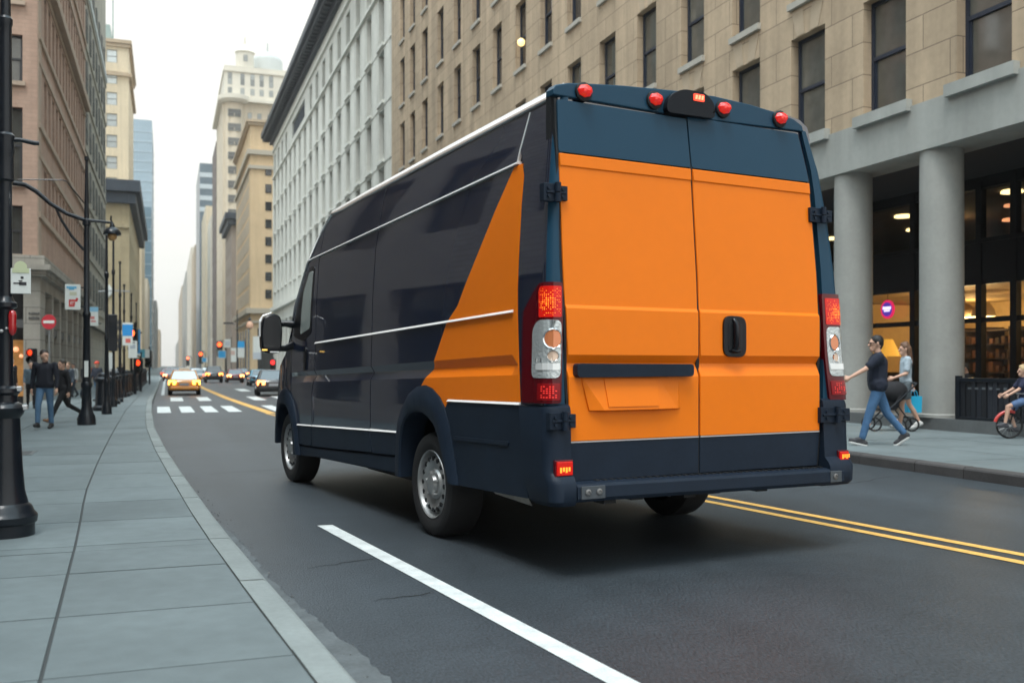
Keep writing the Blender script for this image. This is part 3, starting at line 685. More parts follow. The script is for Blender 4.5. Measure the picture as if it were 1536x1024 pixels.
# tail lamps
for sgn in (-1, 1):
    P = PS(sgn); s1 = .088 if sgn < 0 else .205
    if sgn < 0: pts = [(-.30, 1.195), (-.30, 1.82), (-.12, 1.98), (-.06, 2.012), (s1, 2.012), (s1, 1.195)]
    else: pts = [(-.25, 1.175), (-.25, 1.80), (-.12, 1.95), (-.05, 2.02), (s1, 2.02), (s1, 1.175)]
    SC_ = [-.2, -.12, -.06, -HS, -HS / 2, 0, HS / 2, HS]
    lamp = panel('tail_light', rp(pts, .025), P, .022, .05, m_dred, van, SC_, [1.3, 1.5, 1.7, 1.85], bev=.008, seg=3)
    a0, a1 = (-.10, s1 - .012) if sgn < 0 else (-.03, s1 - .03)
    b0 = (-.075 if sgn < 0 else -.03)
    local(panel('brake_lens', rp([(b0, 1.775), (b0, 1.955), (b0 + .02, 1.985), (a1, 1.985), (a1, 1.775)], .012), P, .025, .01, m_lit, None, SC_, [1.85], bev=.003), lamp)
    mb = MB()
    for i in range(13):
        for j in range(15):
            s = b0 + .012 + (a1 - b0 - .024) * i / 12; z = 1.79 + .175 * j / 14
            g_ = math.exp(-((i - 5) ** 2 / 24 + (j - 6.5) ** 2 / 34))
            if random.random() > .15 + .85 * g_: continue
            hw = (a1 - b0) / 12 * (.10 + .22 * g_ * random.random()); hz = .0016 + .0028 * g_ * random.random()
            mb.quad(P(s - hw, z - hz, .0272), P(s + hw, z - hz, .0272), P(s + hw, z + hz, .0272), P(s - hw, z + hz, .0272))
    local(mb.build('amber_grid', m_amb), lamp)
    c0 = -.155 if sgn < 0 else -.05
    cl = panel('clear_lens', rp([(c0, 1.365), (c0, 1.70), (c0 + .07, 1.757), (a1, 1.757), (a1, 1.365)], .05, 5), P, .026, .012, m_clr, None, SC_, [1.45, 1.55, 1.65], bev=.008, seg=3); local(cl, lamp)
    cs = (a1 - .05 if sgn < 0 else a1 - .08)
    for zc_, rr, mm_ in ((1.63, .058, M('orange bulb', (.75, .25, .1), .2, metal=.3, coat=1)), (1.515, .032, M('pale bulb', (.75, .55, .42), .2, metal=.3, coat=1))):
        pp = [(cs + rr * .75 * math.cos(k * math.pi / 6), zc_ + rr * math.sin(k * math.pi / 6)) for k in range(12)]
        local(panel('bulb', pp, P, .031, .006, mm_, None, SC_, bev=.002), cl)
        mb = MB(); ring = []
        for k in range(20):
            t = k * 2 * math.pi / 20
            ring.append([P(cs + rr * .75 * math.cos(t) * q_, zc_ + rr * math.sin(t) * q_, oo) for q_, oo in ((1.0, .028), (1.12, .036), (1.24, .028))])
        ring.append(ring[0]); mb.loft(ring, close=False, cap=False); local(mb.build('bulb_ring', m_chr, None, smooth=60), cl)
    local(panel('reflector_patch', rp([(c0 + .06, 1.42), (c0 + .06, 1.465), (a1 - .01, 1.465), (a1 - .01, 1.42)], .01), P, .030, .006, M('bright reflector', (.93, .94, .93), .15, metal=.3, emit=None), None, SC_, bev=0), cl)
    for k in range(9):
        s = c0 + .06 + (a1 - c0 - .07) * k / 8.5
        local(panel('lens_rib', [(s, 1.47), (s + .006, 1.47), (s + .006, 1.50), (s, 1.50)], P, .030, .004, m_chr, None, SC_, bev=0), cl) if k % 3 == 0 else None
    local(panel('reflector', rp([(b0, 1.215), (b0, 1.33), (a1, 1.33), (a1, 1.215)], .012), P, .026, .01, m_red, None, SC_, [1.27], bev=.004), lamp)
    mb = MB()
    for i in range(6):
        for j in range(6):
            if random.random() < .25: continue
            s = b0 + .04 + (a1 - b0 - .06) * i / 6; z = 1.235 + .072 * j / 5
            mb.quad(P(s, z - .003, .0275), P(s + .009, z - .003, .0275), P(s + .009, z + .004, .0275), P(s, z + .004, .0275))
    local(mb.build('reflector_grid', M('lit red grid', (.9, .04, .03), .3, emit=(1, .05, .04), es=.40)), lamp)
# bumper: two corners and a step
def corner(sgn, win):
    mb = MB(); secs = []
    def path(ur, ins, rr, us):
        q = [(ins, us), (ins, ur + rr)]
        for k in range(1, 7):
            t = k / 6 * math.pi / 2; q.append((ins + rr - rr * math.cos(t), ur + rr - rr * math.sin(t)))
        q += [(win, ur)]
        q += [(win, ur + .12), (ins + .12, ur + .12), (ins + .12, us)]
        return q
    L_ = [(.495, -1.96, .05, -1.74), (.51, -2.035, .01, -1.735), (.54, -2.055, -.012, -1.72), (.655, -2.055, -.018, -1.675), (.69, -2.035, -.02, -1.655), (.73, -1.995, -.02, -1.64), (.90, -1.985, -.02, -1.61), (1.14, -1.98, -.02, -1.588), (1.17, -1.972, -.012, -1.588), (1.188, -1.945, .015, -1.588)]
    for z, ur, ins, us in L_:
        q = path(ur, ins, .09, us); secs.append([(x if sgn < 0 else 2.8 - x, u, z) for x, u in q])
    mb.loft(secs); o = mb.build('bumper_corner', m_clad, None, smooth=35); local(o, van)
    return o
cL = corner(-1, .165); cR = corner(1, .285)
for o, a, b, z0, z1 in ((cL, .036, .158, .715, .808), (cR, 2.66, 2.755, .69, .765)):
    h = MB(); h.box(a - .01, b + .01, -2.01, -1.98, z0 - .01, z1 + .01); hh = h.build('lamp_housing', m_dred, None, bev=.006); local(hh, o)
    h = MB(); h.box(a, b, -2.022, -2.0, z0, z1); q = h.build('lens', m_lit, None, bev=.006); local(q, hh)
    h = MB()
    for k in range(4): h.box(a + .02 + .022 * k, a + .034 + .022 * k, -2.0235, -2.02, z0 + .02 + .008 * (k % 2), z0 + .055)
    local(h.build('amber_grid', m_amb), hh)
mb = MB(); st = []
for x, du, dz in ((.17, 0, 0), (.5, -.006, .0), (1.4, -.012, -.008), (2.2, -.006, -.015), (2.655, 0, -.02)):
    st.append([(x, -1.86, .665 + dz), (x, -2.015 + du, .662 + dz), (x, -2.045 + du, .654 + dz), (x, -2.06 + du, .635 + dz), (x, -2.065 + du, .56 + dz), (x, -2.05 + du, .535 + dz), (x, -2.0, .525 + dz), (x, -1.86, .53 + dz)])
mb.loft(st); step = mb.build('bumper_step', m_clad, None, smooth=25); local(step, van)
mb = MB()
for k in range(34):
    x = .36 + 2.1 * k / 33; dz = -.018 * (x - .2) / 2.4 + .0
    mb.box(x, x + .03, -2.0, -1.9, .655 + dz, .6705 + dz)
local(mb.build('tread_ribs', m_blk), step)
for x0, x1, bolts in ((.195, .385, (.245, .335)), (2.50, 2.62, (2.55,))):
    mb = MB(); dz = -.018 * (x0 - .2) / 2.4; mb.box(x0, x1, -2.072, -2.05, .553 + dz, .64 + dz); pl = mb.build('end_plate', M('grey plate', (.06, .07, .08), .5), None, bev=.003); local(pl, step)
    for b_ in bolts:
        mb = MB(); mb.lathe([(.022, 0), (.022, -.006), (.012, -.009), (.012, -.004)], (b_, -2.072, .60 + dz), 'y', 14); local(mb.build('bolt', M('bolt steel', (.25, .25, .25), .4, metal=.8)), pl)
# front bumper and bonnet front (hidden from behind, still there)
mb = MB(); secs = []
for z, i, y1 in ((.40, .12, 5.1), (.5, .06, 5.24), (.8, .05, 5.3), (1.1, .06, 5.27), (1.3, .07, 5.12), (1.42, .1, 4.98)):
    q = [(i, 4.9), (i, y1 - .25), (i + .08, y1 - .1), (i + .3, y1)] + [(1.4, y1 + .06)] + [(2.5 - i, y1), (2.72 - i, y1 - .1), (2.8 - i, y1 - .25), (2.8 - i, 4.9)]
    secs.append([(x, u, z) for x, u in q])
mb.loft(secs); local(mb.build('front_bumper', m_clad, None, smooth=40), van)
# door mirrors
for sx, base in ((1, 0), (-1, 2.8)):
    def X(x): return base + sx * x
    mb = MB(); secs = []
    for u, k in ((4.17, .90), (4.185, 1.0), (4.27, 1.0), (4.34, .9), (4.40, .55)):
        cx, cz = -.255, 1.83; q = []
        for x, z in rp([(-.37, 1.60), (-.14, 1.595), (-.125, 1.9), (-.15, 2.05), (-.24, 2.085), (-.36, 2.03), (-.385, 1.85)], .07, 4): q.append((X(cx + (x - cx) * k), u, cz + (z - cz) * k))
        secs.append(q)
    mb.loft(secs); mi = mb.build('door_mirror', m_gloss, None, smooth=40); local(mi, van)
    mb = MB(); mb.add([(X(cx + (x + .255) * .86), 4.168, 1.85 + (z - 1.83) * .84) for x, z in rp([(-.37, 1.60), (-.14, 1.595), (-.125, 1.9), (-.15, 2.05), (-.24, 2.085), (-.36, 2.03), (-.385, 1.85)], .06, 4)], [tuple(range(35))])
    local(mb.build('mirror_glass', M('mirror glass', (.02, .022, .025), .08, spec=.6), None), mi)
    mb = MB(); mb.tube([(X(-.16), 4.27, 1.955), (X(-.07), 4.26, 1.965), (X(.03), 4.2, 1.95)], [.035, .04, .05], 8); mb.tube([(X(-.16), 4.27, 1.66), (X(-.07), 4.26, 1.66), (X(.03), 4.2, 1.70)], [.035, .04, .05], 8)
    local(mb.build('mirror_arm', m_gloss, None, smooth=50), mi)
    mb = MB(); mb.box(min(X(-.375), X(-.315)), max(X(-.375), X(-.315)), 4.158, 4.18, 1.628, 1.648); local(mb.build('indicator', M('mirror indicator', (.8, .5, .1), .3, emit=(1, .6, .15), es=.8)), mi)
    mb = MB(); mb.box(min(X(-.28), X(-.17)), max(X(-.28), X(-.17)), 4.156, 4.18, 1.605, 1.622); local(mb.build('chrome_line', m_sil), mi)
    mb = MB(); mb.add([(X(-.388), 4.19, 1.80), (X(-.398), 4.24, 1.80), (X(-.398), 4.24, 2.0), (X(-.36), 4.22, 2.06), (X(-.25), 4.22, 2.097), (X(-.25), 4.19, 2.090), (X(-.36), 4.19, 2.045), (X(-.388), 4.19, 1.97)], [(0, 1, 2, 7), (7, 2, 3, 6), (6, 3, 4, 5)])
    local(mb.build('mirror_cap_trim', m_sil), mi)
# wheels
def wheel(x, u, sgn, rad=.445, wdt=.30):
    mb = MB(); r = rad
    mb.lathe([(r * .66, 0), (r * .70, -.012), (r * .86, -.02), (r * .95, -.004), (r * .99, .03), (r, .06), (r, wdt - .06), (r * .99, wdt - .03), (r * .9, wdt), (r * .66, wdt)], (0, 0, 0), 'x', 48, cap=False)
    t = mb.build('tyre', m_rub, None, smooth=40)
    mb = MB()
    mb.lathe([(r * .665, .005), (r * .645, -.008), (r * .625, .0), (r * .60, .05), (r * .565, .075), (r * .53, .03), (r * .46, .012), (r * .40, .03), (r * .30, .04), (r * .27, .02), (r * .19, .015), (r * .17, -.012), (r * .12, -.02), (.001, -.02)], (0, 0, 0), 'x', 48, cap=False)
    mb.lathe([(r * .66, .005), (r * .60, .2), (.01, .21)], (0, 0, 0), 'x', 32, cap=False)
    rm = mb.build('rim', m_rim, None, smooth=35); local(rm, t)
    mb = MB()
    for k in range(16):
        a = 2 * math.pi * k / 16; mb.lathe([(.019, .0), (.019, .05)], (-.001 + .02, r * .485 * math.cos(a), r * .485 * math.sin(a)), 'x', 10)
    # holes through the disc read as dark recesses
    h = MB()
    for k in range(16):
        a = 2 * math.pi * k / 16; h.lathe([(.021, .004), (.021, .03)], (.008, r * .49 * math.cos(a), r * .49 * math.sin(a)), 'x', 12)
    local(h.build('vent_holes', m_blk), rm)
    h = MB()
    for k in range(5):
        a = 2 * math.pi * k / 5 + .3; h.lathe([(.016, .015), (.016, -.015), (.009, -.02)], (0, r * .225 * math.cos(a), r * .225 * math.sin(a)), 'x', 6)
    local(h.build('wheel_nuts', m_rim), rm)
    root = t; t.location = (x, u, rad - .005); t.scale = (sgn, 1, 1)
    t.name = 'wheel'; local(t, van)
wheel(.035, .045, 1); wheel(2.745, .045, -1); wheel(.05, 4.447, 1, .44, .27); wheel(2.73, 4.447, -1, .44, .27)

# ------------------------------------------------------------------ buildings
m_tan = M('tan stone', (.475, .365, .25), .85, brick=(1.45, .72, .012, (.20, .15, .105), .06), var=.13, vs=.8, streak=.22)
m_tan_dark = M('tan stone trim', (.42, .40, .35), .85, var=.12, vs=2)
m_beam = M('grey limestone', (.375, .385, .36), .8, var=.09, vs=.9, bump=.15, streak=.15)
m_colm = M('column limestone', (.36, .36, .335), .8, var=.09, vs=1.5, bump=.12, streak=.12)
m_white_st = M('pale grey stone', (.61, .615, .565), .85, brick=(2.2, 1.0, .012, (.5, .51, .47), .03), var=.08, vs=.5, streak=.12)
m_white_tr = M('pale stone trim', (.66, .665, .615), .85, var=.08, vs=1)
m_cornice = M('dark slate cornice', (.035, .045, .06), .6, var=.2, vs=.6)
m_brick = M('pink brown brick', (.46, .31, .235), .9, brick=(.42, .15, .008, (.38, .27, .21), .05), var=.10, vs=.7, streak=.12)
m_brickst = M('brown stone trim', (.44, .34, .26), .85, var=.12, vs=1.5)
m_base = M('grey brown base stone', (.36, .335, .29), .85, brick=(1.2, .6, .012, (.12, .11, .1), .06), var=.12, vs=1.2, streak=.15)
m_beige = M('beige stone', (.40, .37, .305), .9, brick=(1.3, .65, .012, (.20, .18, .15), .04), var=.1, vs=.6, streak=.15)
m_frame = M('navy window frame', (.018, .026, .045), .45)
m_framegr = M('grey window frame', (.16, .165, .16), .6)
m_framedk = M('dark window frame', (.03, .03, .033), .5)
def panemat(name, col, rough=.06, var=.35): return M(name, col, rough, var=var, vs=.35, spec=.9, ior=1.6, orand=.45)
m_pane = panemat('dark window pane', (.085, .085, .075))
m_paneb = panemat('grey window pane', (.30, .315, .305), .12)
m_pdark = panemat('black window pane', (.015, .017, .02))
m_pbright = panemat('sky reflection pane', (.55, .60, .60), .15, .2)  # pale colour stands for sky mirrored in the panes
m_pblue = panemat('blue glass pane', (.22, .30, .36), .15, .2)
WIN = {}
def winmesh(key, w_, h_, fr, fmat, pmat, rail=True, depth=.06, sash=True):
    """a window whose face looks along -Y; origin at its bottom middle"""
    if key in WIN: return WIN[key]
    mb = MB(); x = w_ / 2
    mb.box(-x, -x + fr, 0, depth, 0, h_); mb.box(x - fr, x, 0, depth, 0, h_); mb.box(-x + fr, x - fr, 0, depth, 0, fr); mb.box(-x + fr, x - fr, 0, depth, h_ - fr, h_)
    if rail: mb.box(-x + fr, x - fr, .0, depth, h_ * .5 - fr * .5, h_ * .5 + fr * .5)
    if sash and rail:
        f2 = fr * .55; mb.box(-x + fr, -x + fr + f2, .025, depth, fr, h_ * .5 - fr * .5); mb.box(x - fr - f2, x - fr, .025, depth, fr, h_ * .5 - fr * .5)
    me = mb.mesh('window', [fmat])
    p = MB(); p.box(-x + fr * .5, x - fr * .5, depth * .7, depth * .7 + .02, fr * .5, h_ * .5); p.box(-x + fr * .5, x - fr * .5, depth * .45, depth * .45 + .02, h_ * .5, h_ - fr * .5)
    pe = p.mesh('pane', [pmat]); WIN[key] = (me, pe); return WIN[key]
NW = {}
def addwin(root, key, loc, rz):
    """one window and its pane; past a hundred on a building the rest are gathered by the caller"""
    me, pe = WIN[key]
    NW[root.name] = NW.get(root.name, 0) + 1
    o = bpy.data.objects.new('window', me); COL.objects.link(o); o.location = loc; o.rotation_euler = (0, 0, rz); par(o, root)
    q = bpy.data.objects.new('pane', pe); COL.objects.link(q); q.parent = o
    return o
FRONT, FACE_L, FACE_R = 0.0, R(-90), R(90)      # facing the camera (-Y), facing -X (right side of street), facing +X
def maps(kind, c):
    if kind == FRONT: return lambda u, z, o: (u, c - o, z)
    if kind == FACE_L: return lambda u, z, o: (c - o, u, z)
    return lambda u, z, o: (c + o, u, z)
def wall(mb, kind, c, u0, u1, z0, z1, openings, depth, m=0, mr=0):
    f = maps(kind, c); E_ = 1e-4
    us = sorted({u0, u1} | {q for o in openings for q in (o[0], o[1]) if u0 < q < u1}); zs = sorted({z0, z1} | {q for o in openings for q in (o[2], o[3]) if z0 < q < z1})
    for a, b in zip(us, us[1:]):
        run = None
        for z, zz in zip(zs, zs[1:]):
            cu, cz = (a + b) / 2, (z + zz) / 2
            if any(o[0] - E_ < cu < o[1] + E_ and o[2] - E_ < cz < o[3] + E_ for o in openings):
                if run is not None: mb.quad(f(a, run, 0), f(b, run, 0), f(b, z, 0), f(a, z, 0), m); run = None
            elif run is None: run = z
        if run is not None: mb.quad(f(a, run, 0), f(b, run, 0), f(b, zs[-1], 0), f(a, zs[-1], 0), m)
    for a, b, z, zz in openings:
        for p, q in (((a, z), (a, zz)), ((b, z), (b, zz)), ((a, z), (b, z)), ((a, zz), (b, zz))):
            mb.quad(f(*p, 0), f(*q, 0), f(*q, -depth), f(*p, -depth), mr)
def band(mb, kind, c, u0, u1, z0, z1, out, m=0, inn=.02):
    f = maps(kind, c); a = f(u0, z0, -inn); b = f(u1, z1, out)
    mb.box(min(a[0], b[0]), max(a[0], b[0]), min(a[1], b[1]), max(a[1], b[1]), z0, z1, m)

# --- tan office building on the right, standing on columns
T1 = thing('tan_office_building', 'tan stone office block raised on round grey columns over lit shops', 'building', (19, 35, 0))
cs = [6.1, 8.9, 11.6, 14.3, 17.0, 19.65, 22.3, 25.1, 28.0, 30.95, 33.9, 36.8, 39.8, 43.0, 46.25, 49.6, 53.0, 56.5, 59.6, 62.4]
rowsT = [(6.98, 9.5), (10.38, 13.0), (14.45, 17.4), (18.6, 21.6), (22.8, 25.8)]
mb = MB(); ops = [(c - .66, c + .66, a, b) for c in cs for a, b in rowsT]
wall(mb, FACE_L, 14.6, 4.0, 65.6, 6.83, 34, ops, .30)
mb.quad((14.6, 4, 6.83), (30, 4, 6.83), (30, 4, 34), (14.6, 4, 34)); mb.quad((14.6, 4, 34), (30, 4, 34), (30, 65.6, 34), (14.6, 65.6, 34)); mb.quad((30, 4, 0), (30, 65.6, 0), (30, 65.6, 34), (30, 4, 34)); mb.quad((14.62, 65.6, 0), (30, 65.6, 0), (30, 65.6, 34), (14.62, 65.6, 34))
# stepped splayed keystones between the first two rows
par(mb.build('wall', m_tan), T1)
lst = None
for c in cs[:9]:
    for z0, z1 in ((9.52, 10.16), (13.02, 13.7)):
        for s_ in (-1, 1):
            mb = MB(); h_ = z1 - z0
            mb.add([(0, s_ * .10, 0), (0, s_ * .42, 0), (0, s_ * .62, .64), (0, s_ * .18, .64), (.017, s_ * .10, 0), (.017, s_ * .42, 0), (.017, s_ * .62, .64), (.017, s_ * .18, .64)], [(0, 1, 2, 3), (0, 4, 5, 1), (1, 5, 6, 2), (2, 6, 7, 3), (3, 7, 4, 0)])
            o = mb.build('lintel_stone', M('tan lintel stone', (.46, .365, .26), .85, var=.1, vs=2)); o.location = (14.588, c, z0); par(o, T1)
me_sill = MB().box(-.84, .84, -.16, .30, -.24, 0).mesh('sill', [m_beam])
me_sill2 = MB().box(-.70, .70, -.10, .30, -.16, 0).mesh('sill', [m_tan_dark])
for ri, (a, b) in enumerate(rowsT):
    key = 'tan%d' % ri; winmesh(key, 1.32, b - a, .085, m_frame, m_pane if ri < 2 else m_pdark, depth=.08)
    for c in cs:
        o = addwin(T1, key, (14.6 + .22, c, a), FACE_L)
        s = bpy.data.objects.new('sill', me_sill if ri == 0 else me_sill2); COL.objects.link(s); s.parent = o; s.location = (0, -.22, -.003)
        if ri == 2 and abs(c - 39.8) < .1:
            mb = MB(); mb.sphere((0, .01, .0), .17, 12, 8); l = mb.build('window_lamp', M('warm globe lamp', (1, .8, .4), .4, emit=(1, .72, .28), es=1.4), None, smooth=60); l.parent = o; l.location = (-.12, -.16, 1.18)
mb = MB(); mb.box(14.56, 15.6, 3.9, 65.6, 5.85, 6.83); par(mb.build('beam', m_beam), T1)
mb = MB(); mb.box(15.6, 30, 4, 65.6, 5.93, 6.2); mb.box(15.6, 18.6, 4, 65.6, 5.87, 5.93); par(mb.build('arcade_ceiling', M('dark ceiling', (.05, .05, .055), .8)), T1)
mb = MB(); mb.box(14.60, 18.05, 4, 65.5, 0, .39); par(mb.build('plinth', M('plinth stone', (.115, .12, .12), .75, var=.15, vs=2)), T1)
for k in range(9):
    y = 10.35 + 2.72 * k if k < 4 else 10.35 + 2.72 * 3 + 5.4 * (k - 3)
    mb = MB(); mb.lathe([(.47, .39), (.47, .45), (.43, .47), (.43, .55), (.425, 5.3), (.42, 5.849)], (15.02, y, 0), 'z', 40); par(mb.build('column', m_colm, None, smooth=40), T1)
# shopfront: dark frame, glass, lit room behind
m_wood = M('warm shop wall', (.42, .30, .15), .8, var=.12, vs=.8)
fr = MB()
fr.box(18.0, 18.15, 4, 65, 3.35, 4.35); fr.box(17.98, 18.12, 4, 65, 5.6, 5.86); fr.box(17.96, 18.1, 4, 65, 4.32, 4.42)
fr.box(18.0, 18.12, 4, 65, .39, .55); fr.box(17.99, 18.11, 4, 65, 2.46, 2.58)
ym = [5, 7.9, 10.2, 12.7, 15.0, 16.76, 17.75, 19.9, 22.3, 25.5, 28.5, 32, 36, 40, 45, 50, 55, 60]
for y in ym: fr.box(17.97, 18.13, y - .085, y + .085, .39, 5.86)
par(fr.build('shopfront_frame', M('black shopfront metal', (.006, .007, .010), .5, spec=.2)), T1)
g1 = glassmat('shop glass', (.88, .87, .82))
mb = MB()
mb.quad((18.05, 4, .5), (18.05, 65, .5), (18.05, 65, 3.4), (18.05, 4, 3.4)); mb.quad((18.05, 4, 4.4), (18.05, 65, 4.4), (18.05, 65, 5.7), (18.05, 4, 5.7)); par(mb.build('shop_glass', g1), T1)
mb = MB(); mb.box(24.0, 24.2, 4, 65, 0, 3.6); mb.box(18.2, 24, 4, 65, .30, .38); mb.box(18.2, 24.0, 13.6, 13.7, .38, 3.35); mb.box(18.2, 24.0, 24.6, 24.7, .38, 3.35); mb.box(18.2, 24.0, 4, 65, 3.4, 3.5); par(mb.build('shop_room', m_wood), T1)
mb = MB(); mb.box(26.0, 26.2, 4, 65, 3.6, 6); mb.box(18.3, 26, 4, 65, 3.75, 3.8); mb.box(18.3, 26, 4, 65, 5.62, 5.7); par(mb.build('upper_room', M('dark upper room', (.085, .058, .048), .85, var=.2, vs=.5)), T1)
m_shelf = M('dark shelving', (.025, .014, .01), .7)
for y0 in (14.2, 20.9):
    mb = MB()
    mb.box(23.2, 23.9, y0, y0 + 2.6, .38, .5)
    for k in range(5): mb.box(23.2, 23.9, y0, y0 + 2.6, .8 + .42 * k, .85 + .42 * k)
    for k in range(4): mb.box(23.2, 23.9, y0 + .85 * k, y0 + .85 * k + .06, .38, 2.6)
    sh_ = mb.build('shelving', m_shelf); par(sh_, T1)
    mb = MB()
    for k in range(5):
        for j in range(11):
            h = random.uniform(.12, .3); mb.box(23.15, 23.5, y0 + .1 + .22 * j, y0 + .1 + .22 * j + random.uniform(.08, .17), .85 + .42 * k - .42, .85 + .42 * k - .42 + h)
    par(mb.build('shelf_goods', M('shelf goods', (.05, .022, .014), .6, island=.9)), T1)
m_down = M('lit downlight', (1, .85, .5), .4, emit=(1, .78, .36), es=2.2)
m_downd = M('dim downlight', (1, .6, .35), .4, emit=(1, .42, .2), es=.8)
for x, y, z, mm, r_ in ((19.27, 21.67, 5.56, m_down, .24), (21.5, 23.69, 5.56, m_down, .25), (18.97, 17.72, 5.56, m_down, .25), (22.6, 21.14, 5.56, m_downd, .24), (20.6, 19.29, 5.56, m_downd, .16), (20.5, 26.2, 5.56, m_down, .25), (20.0, 31, 5.56, m_down, .25), (19, 12.6, 5.56, m_down, .25)):
    mb = MB(); mb.lathe([(r_, 0), (r_, .03), (r_ * .9, .06)], (x, y, z), 'z', 20); par(mb.build('downlight', mm), T1)
m_shade = M('pale lamp shade', (.75, .62, .40), .5)
for y in (19.78, 20.42):
    mb = MB(); mb.lathe([(.29, 2.74), (.285, 2.80), (.26, 2.92), (.19, 3.04), (.1, 3.10), (.03, 3.12), (.012, 3.4)], (20.2, y, 0), 'z', 24, cap=False); s = mb.build('pendant_lamp', m_shade, None, smooth=50); par(s, T1)
    mb = MB(); mb.lathe([(.26, 2.73), (.26, 2.745)], (20.2, y, 0), 'z', 24); l = mb.build('lamp_bulb', m_down); l.parent = s; l.matrix_parent_inverse = Matrix()
    l.location = (-T1.location.x * 0, 0, 0)
    pl = bpy.data.lights.new('pendant light', 'POINT'); pl.energy = 75; pl.color = (1, .68, .32); pl.shadow_soft_size = .2
    po = bpy.data.objects.new('pendant light', pl); COL.objects.link(po); po.location = (20.2, y, 2.5)
for x, y, z, e in ((22.6, 22.6, 2.9, 70), (21.4, 15.4, 2.9, 70), (21, 27.5, 2.7, 60), (21, 21.5, 5.2, 14)):
    pl = bpy.data.lights.new('ceiling light', 'POINT'); pl.energy = e; pl.color = (1, .68, .30); pl.shadow_soft_size = .25
    po = bpy.data.objects.new('ceiling light', pl); COL.objects.link(po); po.location = (x, y, z)
mb = MB(); mb.box(19.6, 20.3, 20.6, 24.2, .38, 1.25); par(mb.build('counter', m_shelf), T1)
mb = MB(); mb.lathe([(.42, 1.72), (.40, 1.76), (.2, 2.2), (.18, 2.22)], (20.0, 23.2, 0), 'z', 22, cap=False); mb.lathe([(.03, 1.25), (.02, 1.8)], (20.0, 23.2, 0), 'z', 8); par(mb.build('table_lamp', M('glowing lampshade', (.8, .5, .12), .6, emit=(1, .56, .08), es=.30), None, smooth=40), T1)
# strip lights over the counter
for k, (y0, y1, z) in enumerate(((15.2, 16.8, 2.35), (15.4, 16.9, 2.12))):
    mb = MB(); mb.box(21.0, 21.1, y0, y1, z, z + .07); par(mb.build('strip_light', M('warm strip light', (1, .7, .3), .4, emit=(1, .62, .22), es=1.0)), T1)

# --- long pale building with the dark overhanging cornice
W1 = thing('pale_office_building', 'long pale grey stone office block under a dark overhanging cornice', 'building', (21, 104, 0))
cw = [69.0 + 4.55 * k for k in range(17)]; rowsW = [(12.1, 15.7), (16.2, 19.8), (20.4, 24.0), (24.5, 28.1), (28.7, 31.6)]
mb = MB(); ops = [(c - .95, c + .95, a, b) for c in cw for a, b in rowsW if not (a > 28 and 108 < c < 124)]
ops.append((110.2, 121.8, 29.4, 31.4)); base_ops = [(c - 1.6, c + 1.6, .6, 7.6) for c in cw]
wall(mb, FACE_L, 14.6, 65.62, 144, 0, 33.6, ops + base_ops, .45)
wall(mb, FRONT, 144, 14.6, 30, 0, 33.6, [], .3); mb.quad((14.6, 144, 33.6), (30, 144, 33.6), (30, 65.62, 33.6), (14.6, 65.62, 33.6)); mb.quad((14.6, 65.61, 0), (30, 65.61, 0), (30, 65.61, 33.6), (14.6, 65.61, 33.6))
par(mb.build('wall', m_white_st), W1)
mb = MB()
for a, b in rowsW[:4]:
    band(mb, FACE_L, 14.6, 65.63, 144, b + .16, b + .28, .06)
band(mb, FACE_L, 14.6, 65.63, 144.2, 9.2, 9.75, .45); band(mb, FACE_L, 14.6, 65.63, 144.1, 32.2, 32.5, .2); band(mb, FACE_L, 14.6, 65.63, 144, 28.3, 28.45, .22)
for c in [cw[0] - 2.27 + 4.55 * k for k in range(18)]: band(mb, FACE_L, 14.6, c - .55, c + .55, 9.8, 28.28, .02)
par(mb.build('string_courses', m_white_tr), W1)
mb = MB(); band(mb, FACE_L, 14.6, 64.5, 146.0, 34.6, 35.3, 1.6); band(mb, FACE_L, 14.6, 64.8, 145.7, 34.2, 34.6, 1.25); band(mb, FACE_L, 14.6, 65, 145.2, 33.6, 34.2, .45)
mb.box(14.7, 30, 64.6, 146, 33.62, 35.25); par(mb.build('cornice', m_cornice), W1)
bme = MB().box(13.5, 14.1, 0, .45, 34.02, 34.199).mesh('cornice_bracket', [M('cornice bracket', (.06, .065, .075), .7)])
for k in range(70): o = bpy.data.objects.new('cornice_bracket', bme); COL.objects.link(o); o.location = (0, 65.5 + 1.15 * k, 0); par(o, W1)
mb = MB(); mb.box(14.95, 15.0, 110.2, 121.8, 29.4, 31.4)
for k in range(14): mb.box(14.8, 14.95, 110.3, 121.7, 29.45 + .14 * k, 29.50 + .14 * k)
par(mb.build('louvre', M('blue grey louvre', (.10, .12, .15), .6)), W1)
for ri, (a, b) in enumerate(rowsW):
    key = 'wh%d' % ri; winmesh(key, 1.9, b - a, .14, m_framegr, m_paneb, depth=.1)
    for c in cw:
        if a > 28 and 108 < c < 124: continue
        o = addwin(W1, key, (14.6 + .38, c, a), FACE_L)
        if 'whs' not in WIN: WIN['whs'] = MB().box(-1.1, 1.1, -.55, .05, -.26, -.05).mesh('sill', [m_white_tr])
        s = bpy.data.objects.new('sill', WIN['whs']); COL.objects.link(s); s.parent = o
mb = MB(); mb.box(15.1, 15.15, 65.7, 144, .5, 7.6); par(mb.build('ground_floor_glazing', m_pdark), W1)

